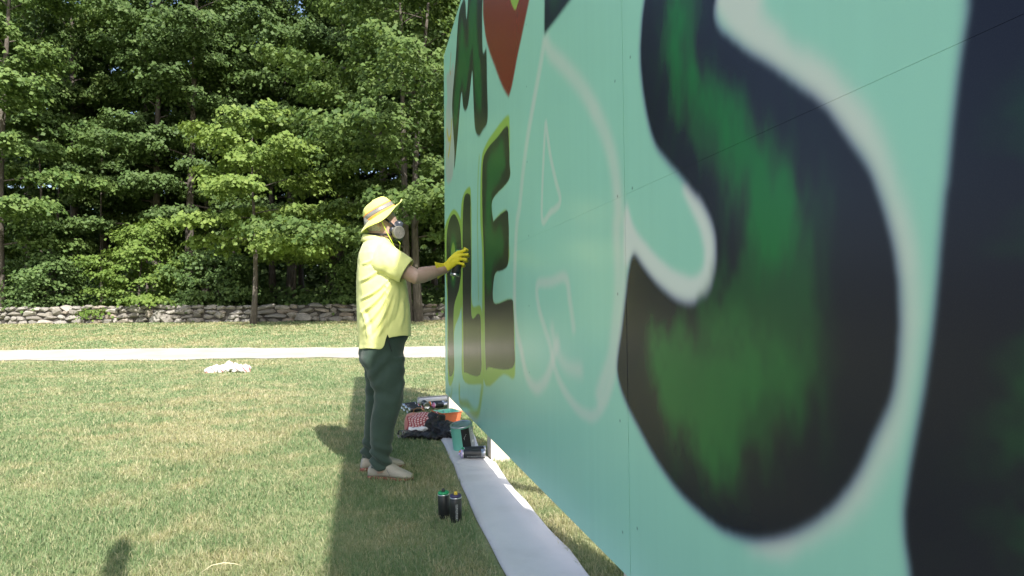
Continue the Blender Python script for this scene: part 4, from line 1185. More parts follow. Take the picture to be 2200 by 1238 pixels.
# --- shoes
def shoe(loc, rz, which):
    s = empty('shoe', None, None, loc, R(rz)); s.parent = man
    up = MB()
    secs = [(-.134,.030,.018,.014),(-.128,.046,.030,.030),(-.110,.055,.037,.040),(-.08,.056,.040,.041),(-.04,.060,.041,.044),(0.0,.062,.043,.047),(.035,.054,.047,.041),
            (.07,.044,.051,.031),(.105,.036,.050,.024),(.135,.031,.042,.019),(.155,.026,.028,.013),(.163,.022,.012,.006)]
    V, Fc = [], []
    n = 28
    up.loft([((f, 0, zc), Z*h, Y*w) for f, zc, w, h in secs], n, power=2.5)
    u = up.build('upper', M_suede, s, True)
    so = MB()
    so.loft([((-.138,0,.010),Z*.009,Y*.012),((-.130,0,.011),Z*.012,Y*.030),((-.10,0,.011),Z*.012,Y*.040),((-.03,0,.011),Z*.011,Y*.041),((.04,0,.011),Z*.010,Y*.050),((.09,0,.011),Z*.010,Y*.055),((.13,0,.011),Z*.010,Y*.047),((.158,0,.012),Z*.009,Y*.028),((.168,0,.013),Z*.007,Y*.012)], 20, power=4)
    so.build('sole', M_sole, s, True)
    la = MB()
    for k in range(4):
        f = .004 + .017 * k; zt = .1065 - .0085 * k - .0012 * k * k
        la.tube([(f-.004,-.028,zt-.012),(f,-.014,zt-.0015),(f+.002,0,zt+.0005),(f,.014,zt-.0015),(f-.004,.028,zt-.012)], .0026, 6)
    la.tube([(.0,-.01,.109),(-.005,-.028,.104),(.012,-.036,.094)], .002, 6); la.tube([(.0,.01,.109),(-.005,.028,.104),(.012,.036,.094)], .002, 6)
    la.build('lace', M_lace, s, True)
    sk = MB(); sk.tube([(-.058,0,.085),(-.056,0,.112),(-.052,0,.145)], [.047,.0455,.044], 18); sk.build('sock', M_sock, s, True)
    hm = MB(); hm.tube([(.010,-.047,.070),(.022,-.049,.055),(.030,-.051,.035)], .0016, 6); hm.build('seam', M_lace, s, True)
    return s
shoe((.036,-.140,.0), -24, 0)
shoe((-.006,.145,.0), 8, 1)

# --- gloves
def glove(wr, kn, acr, nrm, fingers, thumb, cuff_dir):
    """wr wrist, kn knuckle line centre, acr unit vector along the knuckles, nrm back-of-hand normal"""
    g = MB()
    wr, kn, acr, nrm = Vector(wr), Vector(kn), Vector(acr).normalized(), Vector(nrm).normalized()
    cd = Vector(cuff_dir).normalized()
    g.loft([(wr - cd*.012, acr*.034, nrm*.030), (wr + cd*.02, acr*.033, nrm*.026), (wr.lerp(kn,.45), acr*.040, nrm*.020), (wr.lerp(kn,.8), acr*.044, nrm*.017), (kn, acr*.043, nrm*.015), (kn + (kn-wr).normalized()*.010, acr*.036, nrm*.010)], 20, power=2.4)
    for (pts, r0_) in fingers:
        P = [Vector(p) for p in pts]
        P = [P[0] + (wr - P[0]).normalized()*.028] + P
        n = len(P)
        g.tube(P, [r0_*1.02] + [r0_*(1.04 - .10*k/(n-1)) for k in range(n-2)] + [r0_*.80], 10)
        g.ball(P[-1], r0_*.82, r0_*.82, r0_*.82, 10, 8)
        for p in P[1:-1]: g.ball(p, r0_*1.05, r0_*1.05, r0_*1.05, 10, 8)
    P = [Vector(p) for p in thumb]
    g.tube(P, [.020,.0155,.013,.0105][:len(P)], 10); g.ball(P[-1], .011,.011,.011,10,8)
    o = remeshed(g, 'glove', M_glove, man, 0.0030, 3)
    cc = get_co(o.data); nq = get_no(o.data)
    for i in range(len(cc)):
        v = Vector(cc[i]); cc[i] += nq[i] * (.0016*mnoise.noise(v*45) + .0008*mnoise.noise(v*110))
    set_co(o.data, cc)
    # flared cuff
    cu = MB()
    sec = []
    for k, (t, a_, b_) in enumerate(((.028,.034,.0275),(.005,.036,.031),(-.02,.042,.039),(-.045,.050,.047),(-.056,.054,.051),(-.060,.0545,.0515))):
        sec.append((wr + cd*t, acr*a_, nrm*b_))
    cu.loft(sec, 36, False)
    me = mesh_pd('cuff', cu.V, cu.F)
    cc = get_co(me)
    for i in range(len(cc)):
        a = 2*PI*(i % 36)/36; k = i // 36
        cc[i] += np.array(nrm) * (.005*math.sin(a*3+1)*k/5) + np.array(acr)*(.004*math.sin(a*4)*k/5) - np.array(cd)*(.008*math.sin(a*2+.6)*k/5)
    set_co(me, cc)
    cf = ob('cuff', me, M_glove, o, True)
    q = cf.modifiers.new('thick','SOLIDIFY'); q.thickness = .0018; q.offset = 0
    sb = cf.modifiers.new('sub','SUBSURF'); sb.levels = 1; sb.render_levels = 1
    return o
arm_dir = (Vector((.392,-.088,1.352)) - Vector((.208,-.235,1.298))).normalized()
glove((.400,-.088,1.358), (.500,-.100,1.440), (-.10,0.02,1.0), (-.20,-.95,.20),
      [([(.503,-.097,1.473),(.548,-.090,1.484),(.566,-.066,1.488),(.554,-.050,1.502)], .0112),
       ([(.512,-.106,1.452),(.563,-.100,1.456),(.576,-.062,1.450),(.560,-.030,1.447)], .0115),
       ([(.507,-.106,1.426),(.554,-.102,1.421),(.566,-.064,1.416),(.550,-.030,1.412)], .0112),
       ([(.494,-.102,1.400),(.536,-.100,1.390),(.548,-.066,1.384),(.533,-.036,1.380)], .0102)],
      [(.425,-.065,1.388),(.462,-.022,1.425),(.495,-.014,1.455),(.522,-.020,1.472)], arm_dir)
glove((0.023,.235,.915), (0.045,.228,.815), (1 ,0,.15), (0 ,1,.1),
      [([(0.075,.228,.815),(0.082,.222,.775),(0.078,.212,.750),(0.070,.203,.735)], .0108),
       ([(0.055,.230,.812),(0.060,.224,.765),(0.056,.212,.738),(0.048,.201,.722)], .011),
       ([(0.033,.230,.815),(0.035,.224,.770),(0.032,.212,.744),(0.025,.202,.730)], .0108),
       ([(0.013,.228,.822),(0.012,.222,.787),(0.010,.212,.767),(0.005,.203,.754)], .0098)],
      [(0.045,.232,.895),(0.078,.222,.868),(0.096,.214,.838),(0.100,.208,.812)], (.1 ,-.05,-.9))

# --- hat (tilted back)
ht = empty('hat', None, None, (-.004, 0, 1.722)); ht.parent = man
ht.rotation_euler = (0, -R(33), 0)
def lathe_part(name, prof, mat, parent, n=64, sx=1.0, sy=1.0, warp=None, thick=.002):
    V, Fc = [], []
    for k, (r_1, z_1) in enumerate(prof):
        for i in range(n):
            t = 2*PI*i/n
            p = [r_1*math.cos(t)*sx, r_1*math.sin(t)*sy, z_1]
            if warp: p = warp(p, t, k)
            V.append(p)
    for k in range(len(prof)-1):
        for i in range(n):
            j = (i+1) % n
            Fc.append((k*n+i, k*n+j, (k+1)*n+j, (k+1)*n+i))
    if prof[-1][0] < .02:
        Fc.append(tuple((len(prof)-1)*n+i for i in range(n)))
    o = ob(name, mesh_pd(name, V, Fc), mat, parent, True)
    if thick:
        q = o.modifiers.new('thick','SOLIDIFY'); q.thickness = thick; q.offset = 0
    return o
def crown_r(z): return float(np.interp(z, [0,.02,.05,.075,.09,.100,.105,.107], [.108,.106,.100,.092,.083,.068,.040,.005]))
def cwarp(p, t, k):
    d_ = .003*math.sin(3*t+1) + .002*math.sin(7*t)
    return [p[0]*(1+d_*4), p[1]*(1+d_*4), p[2] + .006*math.cos(t)*(p[2]/.1) + .003*math.sin(2*t)]
lathe_part('crown_cloth', [(crown_r(z_), z_) for z_ in (0,.01,.02,.035,.05,.065,.075,.085,.092,.098,.102,.105,.1065,.107)], M_hat, ht, sx=1.04, sy=.90, warp=cwarp)
def bwarp(p, t, k):
    u = k / 8
    z = p[2] - .030*u*u*(math.sin(t)**2)*1.15 + .012*u*u*math.cos(t) * (1 if math.cos(t) > 0 else 1.6) + .005*u*math.sin(5*t+.5)
    if math.cos(t) > 0: z += .016*u*u*max(0, math.cos(t))**2
    return [p[0], p[1], z]
lathe_part('brim', [(.107 + .064*k/8, -.012*k/8*0.6) for k in range(9)], M_hat, ht, sx=1.04, sy=.92, warp=bwarp, thick=.003)
lathe_part('hat_band', [(crown_r(z_)+.0022, z_) for z_ in (.016,.026,.036,.044)], M_refl, ht, sx=1.04, sy=.90, warp=cwarp, thick=.001)
for z0_, z1_ in ((.006,.0155),(.0445,.053)):
    lathe_part('band_edge', [(crown_r(z_)+.0022, z_) for z_ in (z0_, (z0_+z1_)/2, z1_)], M_orange, ht, sx=1.04, sy=.90, warp=cwarp, thick=.001)
cd_ = MB(); cd_.tube([(-.010,-.100,1.690),(.004,-.099,1.655),(.030,-.090,1.600),(.055,-.082,1.555),(.078,-.075,1.512)], .0042, 8, flat=.6); cd_.build('chin_cord', M_cord, man, True)
cd_ = MB(); cd_.tube([(-.010,.098,1.690),(.03,.094,1.62),(.10,.05,1.565),(.122,.02,1.54),(.120,.015,1.50),(.116,.012,1.47)], .0042, 8, flat=.6); cd_.build('chin_cord', M_cord, man, True)

# --- respirator
rp = empty('respirator'); rp.parent = man
fp = MB()
fp.loft([((.072,0,1.625),Z*.070,Y*.056), ((.092,0,1.625),Z*.064,Y*.052), ((.112,0,1.627),Z*.050,Y*.042), ((.128,0,1.630),Z*.036,Y*.030), ((.138,0,1.632),Z*.020,Y*.018)], 28)
fp.tube([(.098,0,1.668),(.122,0,1.668),(.140,0,1.660)], [.024,.022,.014], 14)
for s in (-1, 1):
    fp.tube([(.085,s*.035,1.610),(.090,s*.066,1.606)], [.030,.028], 18)
    fp.ball((.068, s*.058, 1.618), .022,.018,.024,14,10)
remeshed(fp, 'facepiece', M_mask, rp, 0.0035, 3)
vl = MB(); A4 = Matrix.Translation((.136,0,1.622)) @ Matrix.Rotation(R(90),4,'Y')
vl.lathe([(.0,.012),(.014,.012),(.018,.006),(.018,-.01)], 24, A4); vl.build('exhale_valve', M_mask, rp, True)
for s in (-1, 1):
    axis = Vector((.46, s*.85, -.05)).normalized()
    q4 = axis.to_track_quat('Z','Y').to_matrix().to_4x4()
    T4 = Matrix.Translation(Vector((.098, s*.070, 1.600))) @ q4
    fl = MB(); fl.lathe([(.030,-.004),(.040,.0),(.0425,.006),(.0425,.028),(.0405,.031),(.037,.0315),(.036,.0295)], 40, T4)
    cart = fl.build('filter_cartridge', M_filter, rp, True)
    gr = MB(); gr.lathe([(.036,.0295),(.0,.0295)], 40, T4)
    gr.build('grille_plate', M_fgrille, rp, False)
    rg = MB()
    for r_1 in (.006,.0125,.019,.0255,.032):
        pts = []
        rg.lathe([(r_1-.0018,.0296),(r_1-.0012,.0315),(r_1+.0012,.0315),(r_1+.0018,.0296)], 36, T4)
    for k in range(12):
        a = 2*PI*k/12
        rg.tube([T4 @ Vector((.004*math.cos(a),.004*math.sin(a),.0306)), T4 @ Vector((.035*math.cos(a+.5),.035*math.sin(a+.5),.0306))], .0008, 4)
    rg.build('grille_rib', M_filter, rp, False)
    st = MB(); st.tube([(.086,s*.050,1.637),(.064,s*.0745,1.655),(.030,s*.0835,1.682),(.0,s*.088,1.706),(-.03,s*.090,1.725)], .0085, 8, flat=.22, side=(0,0,1)); st.build('head_strap', M_strap, rp, True)
    st = MB(); st.tube([(.075,s*.050,1.592),(.045,s*.0675,1.585),(.0,s*.069,1.585),(-.05,s*.062,1.588),(-.088,s*.030,1.592),(-.094,0,1.593)], .0075, 8, flat=.22, side=(0,0,1)); st.build('neck_strap', M_strap, rp, True)
# ------------------------------------------------------------------ things on the lawn
M_cloth = cloth_mat('white_cotton', (0.55, 0.545, 0.535), 0.9, 0.03, 500, wrs=0.3, wr=5, sheen=0.0)
_nt = M_cloth.node_tree; _b = _nt.nodes['Principled BSDF']
_src = _b.inputs['Base Color'].links[0].from_socket
_sp = noise_n(_nt, 16.0, 1, 0.5, coord(_nt)); _st = noise_n(_nt, 2.3, 4, 0.6, coord(_nt))
_c = mixc(_nt, ramp(_nt, _st.outputs[0], [(0.55, (0,0,0)), (0.75, (0.35,)*3)]), _src, (0.40, 0.39, 0.36))
_nt.links.new(mixc(_nt, ramp(_nt, _sp.outputs[0], [(0.80, (0,0,0)), (0.82, (1,1,1))]), _c, (0.06, 0.10, 0.09)), _b.inputs['Base Color'])
def drop_cloth():
    ny, nx = 220, 26
    V, Fc = [], []
    ysv = np.linspace(2.0, 5.75, ny)
    for y in ysv:
        a, b_ = float(cl(y)), float(cr(y))
        a += .002*math.sin(y*9); b_ += .005*math.sin(y*7+1)
        for i in range(nx):
            u = i/(nx-1)
            x = a + (b_-a)*u
            z = .022 + .005*mnoise.noise(Vector((x*3, y*2.2, 0))) + .002*mnoise.noise(Vector((x*10, y*7, 2)))
            z += .012*math.exp(-((u-1)/.10)**2)*(0.6+0.6*math.sin(y*6+.7)) - .016*math.exp(-(u/.05)**2)
            z += .010*math.exp(-((y-4.55-.25*(u-.5))/.035)**2)*(1-u) + .008*math.exp(-((y-4.36+.2*u)/.03)**2)*(1-u) + .007*math.exp(-((y-4.18)/.05)**2)*math.sin(u*PI)
            V.append((x, y, max(z, .004)))
    for j in range(ny-1):
        for i in range(nx-1):
            k = j*nx+i
            Fc.append((k, k+1, k+nx+1, k+nx))
    o = ob('drop_cloth', mesh_pd('drop_cloth', V, Fc), M_cloth, None, True)
    q = o.modifiers.new('thick','SOLIDIFY'); q.thickness = .003
    tag(o, 'long white drop cloth laid on the grass along the foot of the board', 'drop cloth')
drop_cloth()
rl = empty('cloth_roll', 'rolled up white cloth lying behind the spray cans at the far end of the board', 'cloth', (-.93, 7.44, .0))
rm = MB()
prof_ = []
for k in range(60):
    t = k/59; a = t*4.4*PI; r_1 = .008 + .034*t
    prof_.append((r_1*math.cos(a), r_1*math.sin(a)))
V = []
for x_ in (-.19, .19):
    V += [(x_, p[0], .046 + p[1]) for p in prof_]
rm.add(V, [(k, k+1, 60+k+1, 60+k) for k in range(59)])
o = rm.build('rolled_layer', M_cloth, rl, True); o.rotation_euler = (0, 0, R(29)); q = o.modifiers.new('thick','SOLIDIFY'); q.thickness = .0025

# --- spray cans
M_can = simple('black_can_paint', (0.018, 0.020, 0.022), 0.38, 0.15, 40)
M_tin = simple('bare_tin', (0.62, 0.62, 0.62), 0.28, 0.08, 60, metal=1.0)
M_print = simple('pale_print', (0.30, 0.32, 0.32), 0.5, 0.2, 90)
M_white = simple('white_print', (0.72, 0.72, 0.70), 0.5, 0.05, 60)
def col_mat(name, c, rough=0.45): return simple(name, c, rough, 0.08, 50)
M_cgreen = col_mat('green_plastic', (0.02, 0.30, 0.11)); M_cpurple = col_mat('dark_purple_plastic', (0.045, 0.035, 0.10)); M_clil = col_mat('lilac_plastic', (0.46, 0.40, 0.62))
M_cyel = col_mat('yellow_plastic', (0.62, 0.45, 0.05)); M_cor = col_mat('orange_plastic', (0.75, 0.26, 0.06)); M_cblk = col_mat('black_plastic', (0.02, 0.02, 0.022)); M_cpink = col_mat('pink_plastic', (0.60, 0.22, 0.36)); M_cred = col_mat('red_plastic', (0.45, 0.06, 0.05))
def curved_patch(r_1, a0, a1, z0, z1, n=10):
    V, Fc = [], []
    for k in range(n+1):
        a = a0 + (a1-a0)*k/n
        V += [(r_1*math.cos(a), r_1*math.sin(a), z0), (r_1*math.cos(a), r_1*math.sin(a), z1)]
    for k in range(n):
        Fc.append((2*k, 2*k+2, 2*k+3, 2*k+1))
    return V, Fc
def spray_can(label, M4, ring, nozzle, body=None, tin=.012, print_a=-1.2, sticker=None, group='spray cans', rr=.0300):
    t = empty('spray_can', label, 'spray can', group=group)
    t.matrix_world = M4
    h = .158
    m = MB(); m.lathe([(0,.002),(rr-.006,.006),(rr-.003,.0),(rr+.0008,.001),(rr+.0008,.005),(rr,.007),(rr,tin),(rr-.0006,tin+.0002)], 36); m.build('base', M_tin, t, True)
    m = MB(); m.lathe([(rr-.0006,tin),(rr+.0004,tin+.0008),(rr+.0004,h-.004),(rr-.0006,h-.002)], 36); m.build('body', body or M_can, t, True)
    m = MB(); m.lathe([(rr-.0006,h-.003),(rr+.0008,h-.001),(rr+.0008,h+.002),(rr-.002,h+.004),(rr-.006,h+.007)], 36); m.build('rim', M_tin, t, True)
    m = MB(); m.lathe([(rr-.003,h+.003),(rr-.0002,h+.005),(rr-.0004,h+.014),(rr-.005,h+.018),(.013,h+.019),(.012,h+.014)], 36); m.build('collar', ring, t, True)
    m = MB(); m.lathe([(.0095,h+.012),(.0095,h+.024),(.0085,h+.030),(.0072,h+.0335),(.004,h+.036),(.0,h+.0365)], 20); m.build('nozzle', nozzle, t, True)
    # upright lettering as a row of small raised strokes, too small to read
    m = MB(); rs_ = random.Random(label)
    z_ = .030
    while z_ < .125:
        w_ = rs_.uniform(.005, .010)
        a = .20
        for (p0, p1, q0, q1) in ((-a, -a+.09, 0, w_), (a-.09, a, 0, w_), (-a, a, 0, .0022), (-a, a, w_-.0022, w_))[rs_.randint(0, 1):]:
            V, Fc = curved_patch(rr+.0008, print_a+p0, print_a+p1, z_+q0, z_+q1, 4); m.add(V, Fc)
        z_ += w_ + .0035
    m.build('print', M_print, t)
    if sticker is not None:
        m = MB(); V, Fc = curved_patch(rr+.0009, sticker-.32, sticker+.32, .030, .062, 6); m.add(V, Fc); sk_ = m.build('sticker', M_white, t)
    return t
def lying(base, tip, roll_=0.0, sink=0.0):
    b_, t_1 = Vector(base), Vector(tip)
    d_ = (t_1-b_).normalized()
    q = d_.to_track_quat('Z', 'Y').to_matrix().to_4x4()
    return Matrix.Translation(b_) @ q @ Matrix.Rotation(roll_, 4, 'Z')
def standing(x, y, z=-.012, rz=0.0, tilt=(0, 0)):
    return Matrix.Translation((x, y, z)) @ Matrix.Rotation(tilt[0], 4, 'X') @ Matrix.Rotation(tilt[1], 4, 'Y') @ Matrix.Rotation(rz, 4, 'Z')
spray_can('black spray can with green collar standing in the grass beside the purple collared one', standing(-.362, 3.325, -.012, 2.0, (0, R(-2))) @ Matrix.Diagonal((1, 1, .84, 1)), M_cgreen, M_cblk)
spray_can('black spray can with dark purple collar and yellow nozzle standing in the grass', standing(-.298, 3.268, -.012, -.1) @ Matrix.Diagonal((1, 1, .84, 1)), M_cpurple, M_cyel)
spray_can('black spray can with lilac collar lying on the white cloth before the paint can', lying((-.200, 4.545, .062), (-.382, 4.530, .060), .55), M_clil, M_clil, tin=.030, sticker=2.2)
spray_can('spray can with orange nozzle lying behind the lilac collared one', lying((-.205, 4.650, .062), (-.385, 4.600, .060), .3), M_cgreen, M_cor, tin=.016)
spray_can('spray can farthest back of the three lying side by side near the painter', lying((-1.215, 6.93, .045), (-1.05, 7.06, .050), 1.0), M_cblk, M_cblk, tin=.030)
spray_can('dark spray can lying between two others near the red bag', lying((-1.165, 6.78, .045), (-.99, 6.91, .050), .3), M_cred, M_cblk, tin=.026, sticker=1.2)
spray_can('spray can lying nearest the red bag with its tin base pointing left', lying((-1.105, 6.64, .045), (-.935, 6.77, .050), 2.0), M_cred, M_cblk, tin=.026)
spray_can('black spray can lying with its round tin base facing the camera', lying((-.936, 6.90, .050), (-1.00, 7.08, .062), 2.0), M_cblk, M_cblk, tin=.034, rr=.034)
spray_can('dark spray can with pink collar and pale base lying behind the paint tray', lying((-.715, 6.985, .055), (-.872, 6.90, .055), 2.0), M_cpink, M_cpink, tin=.060)
spray_can('black spray can with orange collar lying behind the pink collared one', lying((-.775, 7.12, .050), (-.925, 7.04, .050), 1.0), M_cor, M_cblk, tin=.03)
# the can in his hand
up_ = Vector((.24, 0.05, .97)).normalized()
loc_ = Vector((.483, -.060, 1.315))
Mm = Matrix.Translation((-.872, 4.22, 0)) @ Matrix.Rotation(R(13.1), 4, 'Z')
spray_can('dark spray can held in the yellow glove of the painter', Mm @ Matrix.Translation(loc_) @ up_.to_track_quat('Z','Y').to_matrix().to_4x4(), M_cgreen, M_cblk, tin=.014, rr=.0305)

# --- paint can
M_mint = simple('wet_mint_paint', (0.17, 0.50, 0.39), 0.35, 0.06, 12)
M_greyl = simple('grey_label', (0.36, 0.375, 0.385), 0.6, 0.12, 30)
M_blackl = simple('black_label', (0.013, 0.014, 0.015), 0.5, 0.2, 30)
pc = empty('paint_can', 'mint paint can with black and grey label leaning on the white cloth', 'paint can', (-.375, 4.87, .022))
pc.rotation_euler = (R(9), R(-8), R(8))
rr = .083; hh = .195
m = MB(); m.lathe([(0,.003),(rr-.004,.003),(rr,.0),(rr+.0015,.003),(rr,.006),(rr,hh-.004),(rr+.001,hh)], 56); m.build('body', M_mint, pc, True)
m = MB(); V, Fc = curved_patch(rr+.0012, R(-98), R(-52), .012, hh-.010, 12); m.add(V, Fc); lb = m.build('label', M_blackl, pc, True); lb['label'] = 'black label strip'
m = MB(); V, Fc = curved_patch(rr+.0012, R(-51.5), R(40), .012, hh-.010, 24); m.add(V, Fc); lb = m.build('label', M_greyl, pc, True); lb['label'] = 'grey label panel'
m = MB()
for (a0, a1, z0, z1) in ((-40,-22,.150,.158),(-40,-12,.136,.140),(-40,-18,.128,.131),(-40,-14,.120,.123),(-40,-25,.060,.080)):
    V, Fc = curved_patch(rr+.0018, R(a0), R(a1), z0, z1, 4); m.add(V, Fc)
m.build('print', M_white, pc)
m = MB(); V, Fc = curved_patch(rr+.0018, R(-86), R(-85), .100, .120, 2); m.add(V, Fc); m.tube([(.083*math.cos(R(-88)), .0848*math.sin(R(-88)), .112), (.083*math.cos(R(-72)), .0852*math.sin(R(-72)), .142)], .0008, 4); m.build('scratch', M_white, pc)
m = MB(); m.lathe([(rr+.001,hh-.003),(rr+.003,hh+.001),(rr+.002,hh+.005),(rr-.004,hh+.006),(rr-.008,hh+.003),(rr-.012,hh+.004)], 56); m.build('rim', M_tin, pc, True)
M_lid = simple('paint_smeared_lid', (0.20, 0.30, 0.27), 0.35, 0.5, 14, metal=0.3)
m = MB(); m.lathe([(rr-.011,hh+.0035),(rr-.016,hh+.000),(rr-.020,hh-.001),(.0,hh-.001)], 56); m.build('lid', M_lid, pc, True)
m = MB()
for s in (-1, 1):
    m.ball((s*rr, 0, hh-.035), .006,.008,.008,10,8)
m.tube([(-rr-.005,0,hh-.035)] + [((rr+.008)*math.cos(PI-PI*k/10), .012+.05*math.sin(PI*k/10), hh-.035-.085*math.sin(PI*k/10)) for k in range(11)] + [(rr+.005,0,hh-.035)], .0016, 6)
m.build('wire_handle', M_tin, pc, True)

# --- square orange paint tray
M_otray = simple('orange_red_plastic', (0.52, 0.135, 0.06), 0.45, 0.10, 20)
M_wetmint = simple('fresh_mint_paint', (0.22, 0.62, 0.47), 0.18, 0.06, 9)
ty = empty('paint_tray', 'square orange red paint bucket with fresh mint paint inside, against the board', 'paint tray', (-.628, 6.02, .0), R(33))
def ring_box(w, d, z, r_c=.02, n=6):
    P = []
    for cx, cy_, a0 in ((w-r_c, d-r_c, 0), (-w+r_c, d-r_c, 90), (-w+r_c, -d+r_c, 180), (w-r_c, -d+r_c, 270)):
        for k in range(n+1):
            a = R(a0 + 90*k/n); P.append((cx + r_c*math.cos(a), cy_ + r_c*math.sin(a), z))
    return P
def box_shell(name, levels, mat, parent, cap0=True, cap1=False):
    V, Fc = [], []
    for (w, d, z) in levels: V += ring_box(w, d, z)
    n = len(V)//len(levels)
    for k in range(len(levels)-1):
        for i in range(n):
            j = (i+1) % n
            Fc.append((k*n+i, k*n+j, (k+1)*n+j, (k+1)*n+i))
    if cap0: Fc.append(tuple(reversed(range(n))))
    if cap1: Fc.append(tuple((len(levels)-1)*n+i for i in range(n)))
    me = mesh_pd(name, V, Fc)
    return ob(name, me, mat, parent)
box_shell('shell', [(.085,.095,.0),(.105,.118,.128),(.112,.125,.130),(.112,.125,.134),(.102,.115,.134)], M_otray, ty)
box_shell('lining', [(.102,.115,.1335),(.098,.111,.105),(.083,.094,.020)], M_wetmint, ty, False, True)
m = MB(); m.tube([(.02,.105,.125),(.00,.02,.06),(-.02,-.06,.024)], .010, 8, flat=.4); m.build('paint_drip', simple('pale_mint', (.45,.75,.63), .2, .05), ty, True)

# --- salmon tote bag, checked scarf, crumpled paper, black bag
M_tote = cloth_mat('salmon_canvas', (0.50, 0.21, 0.165), 0.9, 0.12, 400, wrs=0.4, wr=14)
M_tan = cloth_mat('tan_canvas', (0.42, 0.24, 0.10), 0.9, 0.12, 400, wrs=0.3, wr=20)
tb = empty('tote_bag', 'salmon red canvas bag with a tan handle lying behind the black plastic bag', 'bag', (-.845, 5.66, .0), R(-18))
m = MB()
secs = []
for z_, w, d in ((.0,.110,.075),(.03,.125,.085),(.10,.128,.085),(.150,.115,.065),(.168,.095,.038),(.172,.06,.015)):
    secs.append(((0,.01*z_/.1,z_), X*w, Y*d))
m.loft(secs, 48, power=3.6)
tt = m.build('sack', M_tote, tb, True)
sb = tt.modifiers.new('sub','SUBSURF'); sb.levels = 2; sb.render_levels = 2
c = get_co(tt.data); nn = get_no(tt.data)
for i in range(len(c)): c[i] += nn[i]*.010*mnoise.noise(Vector(c[i])*17)
set_co(tt.data, c)
m = MB(); m.tube([(-.055,.01,.160),(-.050,.012,.196),(-.02,.014,.214),(.02,.014,.214),(.05,.012,.196),(.055,.01,.160)], .011, 8, flat=.3, side=(0,1,0)); m.build('handle', M_tan, tb, True)
def check_mat():
    mt, nt, b_, out = mat_new('red_white_check')
    u = N(nt, 'ShaderNodeUVMap')
    sp = N(nt, 'ShaderNodeSeparateXYZ'); nt.links.new(u.outputs[0], sp.inputs[0])
    fs = []
    for i in (0, 1):
        a = N(nt, 'ShaderNodeMath', operation='MULTIPLY'); a.inputs[1].default_value = 9.0; nt.links.new(sp.outputs[i], a.inputs[0])
        f = N(nt, 'ShaderNodeMath', operation='FRACT'); nt.links.new(a.outputs[0], f.inputs[0])
        g = N(nt, 'ShaderNodeMath', operation='GREATER_THAN'); g.inputs[1].default_value = 0.40; nt.links.new(f.outputs[0], g.inputs[0])
        fs.append(g)
    k = N(nt, 'ShaderNodeMath', operation='MULTIPLY'); nt.links.new(fs[0].outputs[0], k.inputs[0]); nt.links.new(fs[1].outputs[0], k.inputs[1])
    nt.links.new(mixc(nt, k.outputs[0], (0.30, 0.055, 0.06), (0.64, 0.46, 0.43)), b_.inputs['Base Color'])
    b_.inputs['Roughness'].default_value = 0.95
    return mt
def draped(name, P0, U, Vv, nu, nv, fn, mat):
    Vx, Fc = [], []
    for j in range(nv+1):
        for i in range(nu+1):
            u_, v_ = i/nu, j/nv
            p = Vector(P0) + Vector(U)*u_ + Vector(Vv)*v_
            Vx.append(fn(p, u_, v_))
    for j in range(nv):
        for i in range(nu):
            k = j*(nu+1)+i; Fc.append((k, k+1, k+nu+2, k+nu+1))
    me = mesh_pd(name, Vx, Fc)
    uvl = me.uv_layers.new(name='UVMap')
    for lp in me.loops:
        k = lp.vertex_index; uvl.data[lp.index].uv = ((k % (nu+1))/nu, (k//(nu+1))/nv)
    o = ob(name, me, mat, None, True)
    q = o.modifiers.new('thick','SOLIDIFY'); q.thickness = .002
    return o
sc_ = draped('checked_scarf', (-.925, 5.475, .055), (.25, -.02, .02), (.02, .10, .125), 28, 22,
             lambda p, u_, v_: p + Vector((.012*math.sin(v_*7+u_*3), -.022*math.sin(v_*PI) + .012*mnoise.noise(p*18), .012*math.sin(u_*9+v_*4) + .02*math.sin(v_*PI) + .010*mnoise.noise(p*26))), check_mat())
tag(sc_, 'red and white checked scarf draped over the front of the salmon bag', 'scarf')
def crumple(name, balls, mat, amp, sc, voxel=.008, sm=2, ridged=True):
    g = MB()
    for c_, rx, ry, rz_ in balls: g.ball(c_, rx, ry, rz_, 20, 14)
    o = remeshed(g, name, mat, None, voxel, sm)
    c = get_co(o.data); nn = get_no(o.data)
    for i in range(len(c)):
        v = Vector(c[i])
        n1 = mnoise.noise(v*sc); n2 = mnoise.noise(v*sc*2.3 + Vector((3,1,7)))
        d_ = (abs(n1)*1.6-.5) + .6*(abs(n2)*1.6-.5) if ridged else n1 + .5*n2
        c[i] += nn[i]*amp*d_
        if c[i][2] < .003: c[i][2] = .003
    set_co(o.data, c)
    return o
M_paper = simple('white_paper', (0.72, 0.72, 0.71), 0.8, 0.04, 20)
o = crumple('crumpled_paper', [((-.83,5.455,.060),.062,.035,.030), ((-.775,5.46,.068),.055,.03,.026), ((-.87,5.45,.055),.03,.03,.03)], M_paper, .014, 22)
tag(o, 'crumpled white paper between the checked scarf and the black bag', 'paper')
def bag_mat():
    mt, nt, b_, out = mat_new('black_bin_bag')
    co = coord(nt)
    n = noise_n(nt, 22, 5, 0.65, co, 1.2)
    b_.inputs['Base Color'].default_value = (.012,.012,.013,1); b_.inputs['Roughness'].default_value = .30
    bump(nt, b_, n.outputs[0], .9, .03)
    return mt
o = crumple('black_plastic_bag', [((-.70,5.52,.085),.10,.09,.095), ((-.655,5.55,.13),.06,.06,.055), ((-.60,5.46,.07),.13,.09,.075), ((-.80,5.36,.035),.14,.06,.035), ((-.90,5.36,.03),.06,.06,.03),
                                  ((-.52,5.38,.085),.10,.06,.05), ((-.44,5.22,.11),.07,.06,.04), ((-.66,5.33,.03),.12,.06,.03), ((-.47,5.30,.06),.08,.07,.06)], bag_mat(), .030, 8.5, .006, 2)
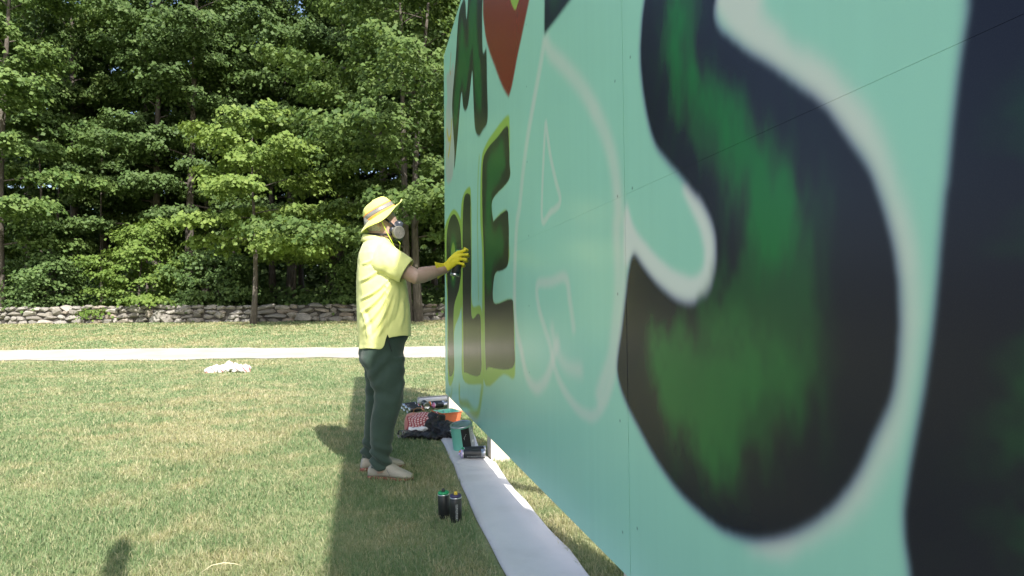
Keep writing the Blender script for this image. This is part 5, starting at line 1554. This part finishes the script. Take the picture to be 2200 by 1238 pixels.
tag(o, 'crumpled black plastic bag between the checked scarf and the mint paint can', 'plastic bag')
# clear jar on its side
mj, ntj, bj, oj = mat_new('clear_plastic')
bj.inputs['Base Color'].default_value = (.9,.93,.9,1); bj.inputs['Roughness'].default_value = .08; bj.inputs['Transmission Weight'].default_value = .92; bj.inputs['IOR'].default_value = 1.35
j = MB(); j.lathe([(.0,.001),(.030,.0),(.034,.004),(.035,.07),(.037,.095),(.0345,.095),(.0325,.07),(.0315,.006),(.0,.004)], 36)
jar = j.build('clear_cup', mj, None, True)
jar.matrix_world = lying((-.885,5.40,.040), (-.955,5.33,.044))
tag(jar, 'clear plastic cup lying on its side in the grass left of the black bag', 'cup')

# --- towel far out on the lawn
def towel_mat():
    mt, nt, b_, out = mat_new('white_towel_red_stripes')
    co = coord(nt)
    w = N(nt, 'ShaderNodeTexWave', wave_type='BANDS', bands_direction='DIAGONAL'); w.inputs['Scale'].default_value = 4.2; w.inputs['Distortion'].default_value = 5.0; w.inputs['Detail'].default_value = 2
    nt.links.new(co, w.inputs[0])
    n = noise_n(nt, 3.2, 2, .5, co)
    f = N(nt, 'ShaderNodeMath', operation='MULTIPLY')
    nt.links.new(ramp(nt, w.outputs[1], [(.80,(0,0,0)),(.88,(1,1,1))]), f.inputs[0]); nt.links.new(ramp(nt, n.outputs[0], [(.48,(0,0,0)),(.55,(1,1,1))]), f.inputs[1])
    nt.links.new(mixc(nt, f.outputs[0], (.62,.61,.59), (.45,.15,.15)), b_.inputs['Base Color'])
    b_.inputs['Roughness'].default_value = .95
    return mt
o = crumple('towel', [((-5.35,11.55,.06),.20,.14,.09), ((-5.15,11.62,.09),.20,.12,.09), ((-4.97,11.55,.06),.16,.10,.07), ((-4.86,11.52,.07),.11,.10,.085), ((-5.45,11.48,.03),.12,.09,.04)], towel_mat(), .045, 8, .016, 1)
tag(o, 'crumpled white towel with red stripes lying alone on the sunny lawn', 'towel')
# dry stalk
m = MB(); m.tube([(-1.275,2.605,.02),(-1.235,2.615,.045),(-1.19,2.622,.052),(-1.15,2.632,.044),(-1.125,2.645,.030)], [.0012,.0016,.0016,.0014,.0008], 6)
o = m.build('dry_stalk', simple('straw', (.62,.55,.36), .8, .1), None, True); tag(o, 'single pale dry stalk arching over the grass at the bottom left', 'stalk')
# unseen stand-in post left of the camera, added to cast the lawn shadow
m = MB(); m.tube([(-.575,.552,-.1),(-.575,.552,1.2),(-.575,.552,2.5),(-.575,.552,2.6)], [.048,.048,.046,.025], 12)
o = m.build('shadow_stand_in', simple('stand_in_grey', (0.16, 0.15, 0.13), 0.9, 0.2, 12), None); tag(o, 'unseen round stand-in post added to cast the shadow at the bottom left', 'post')
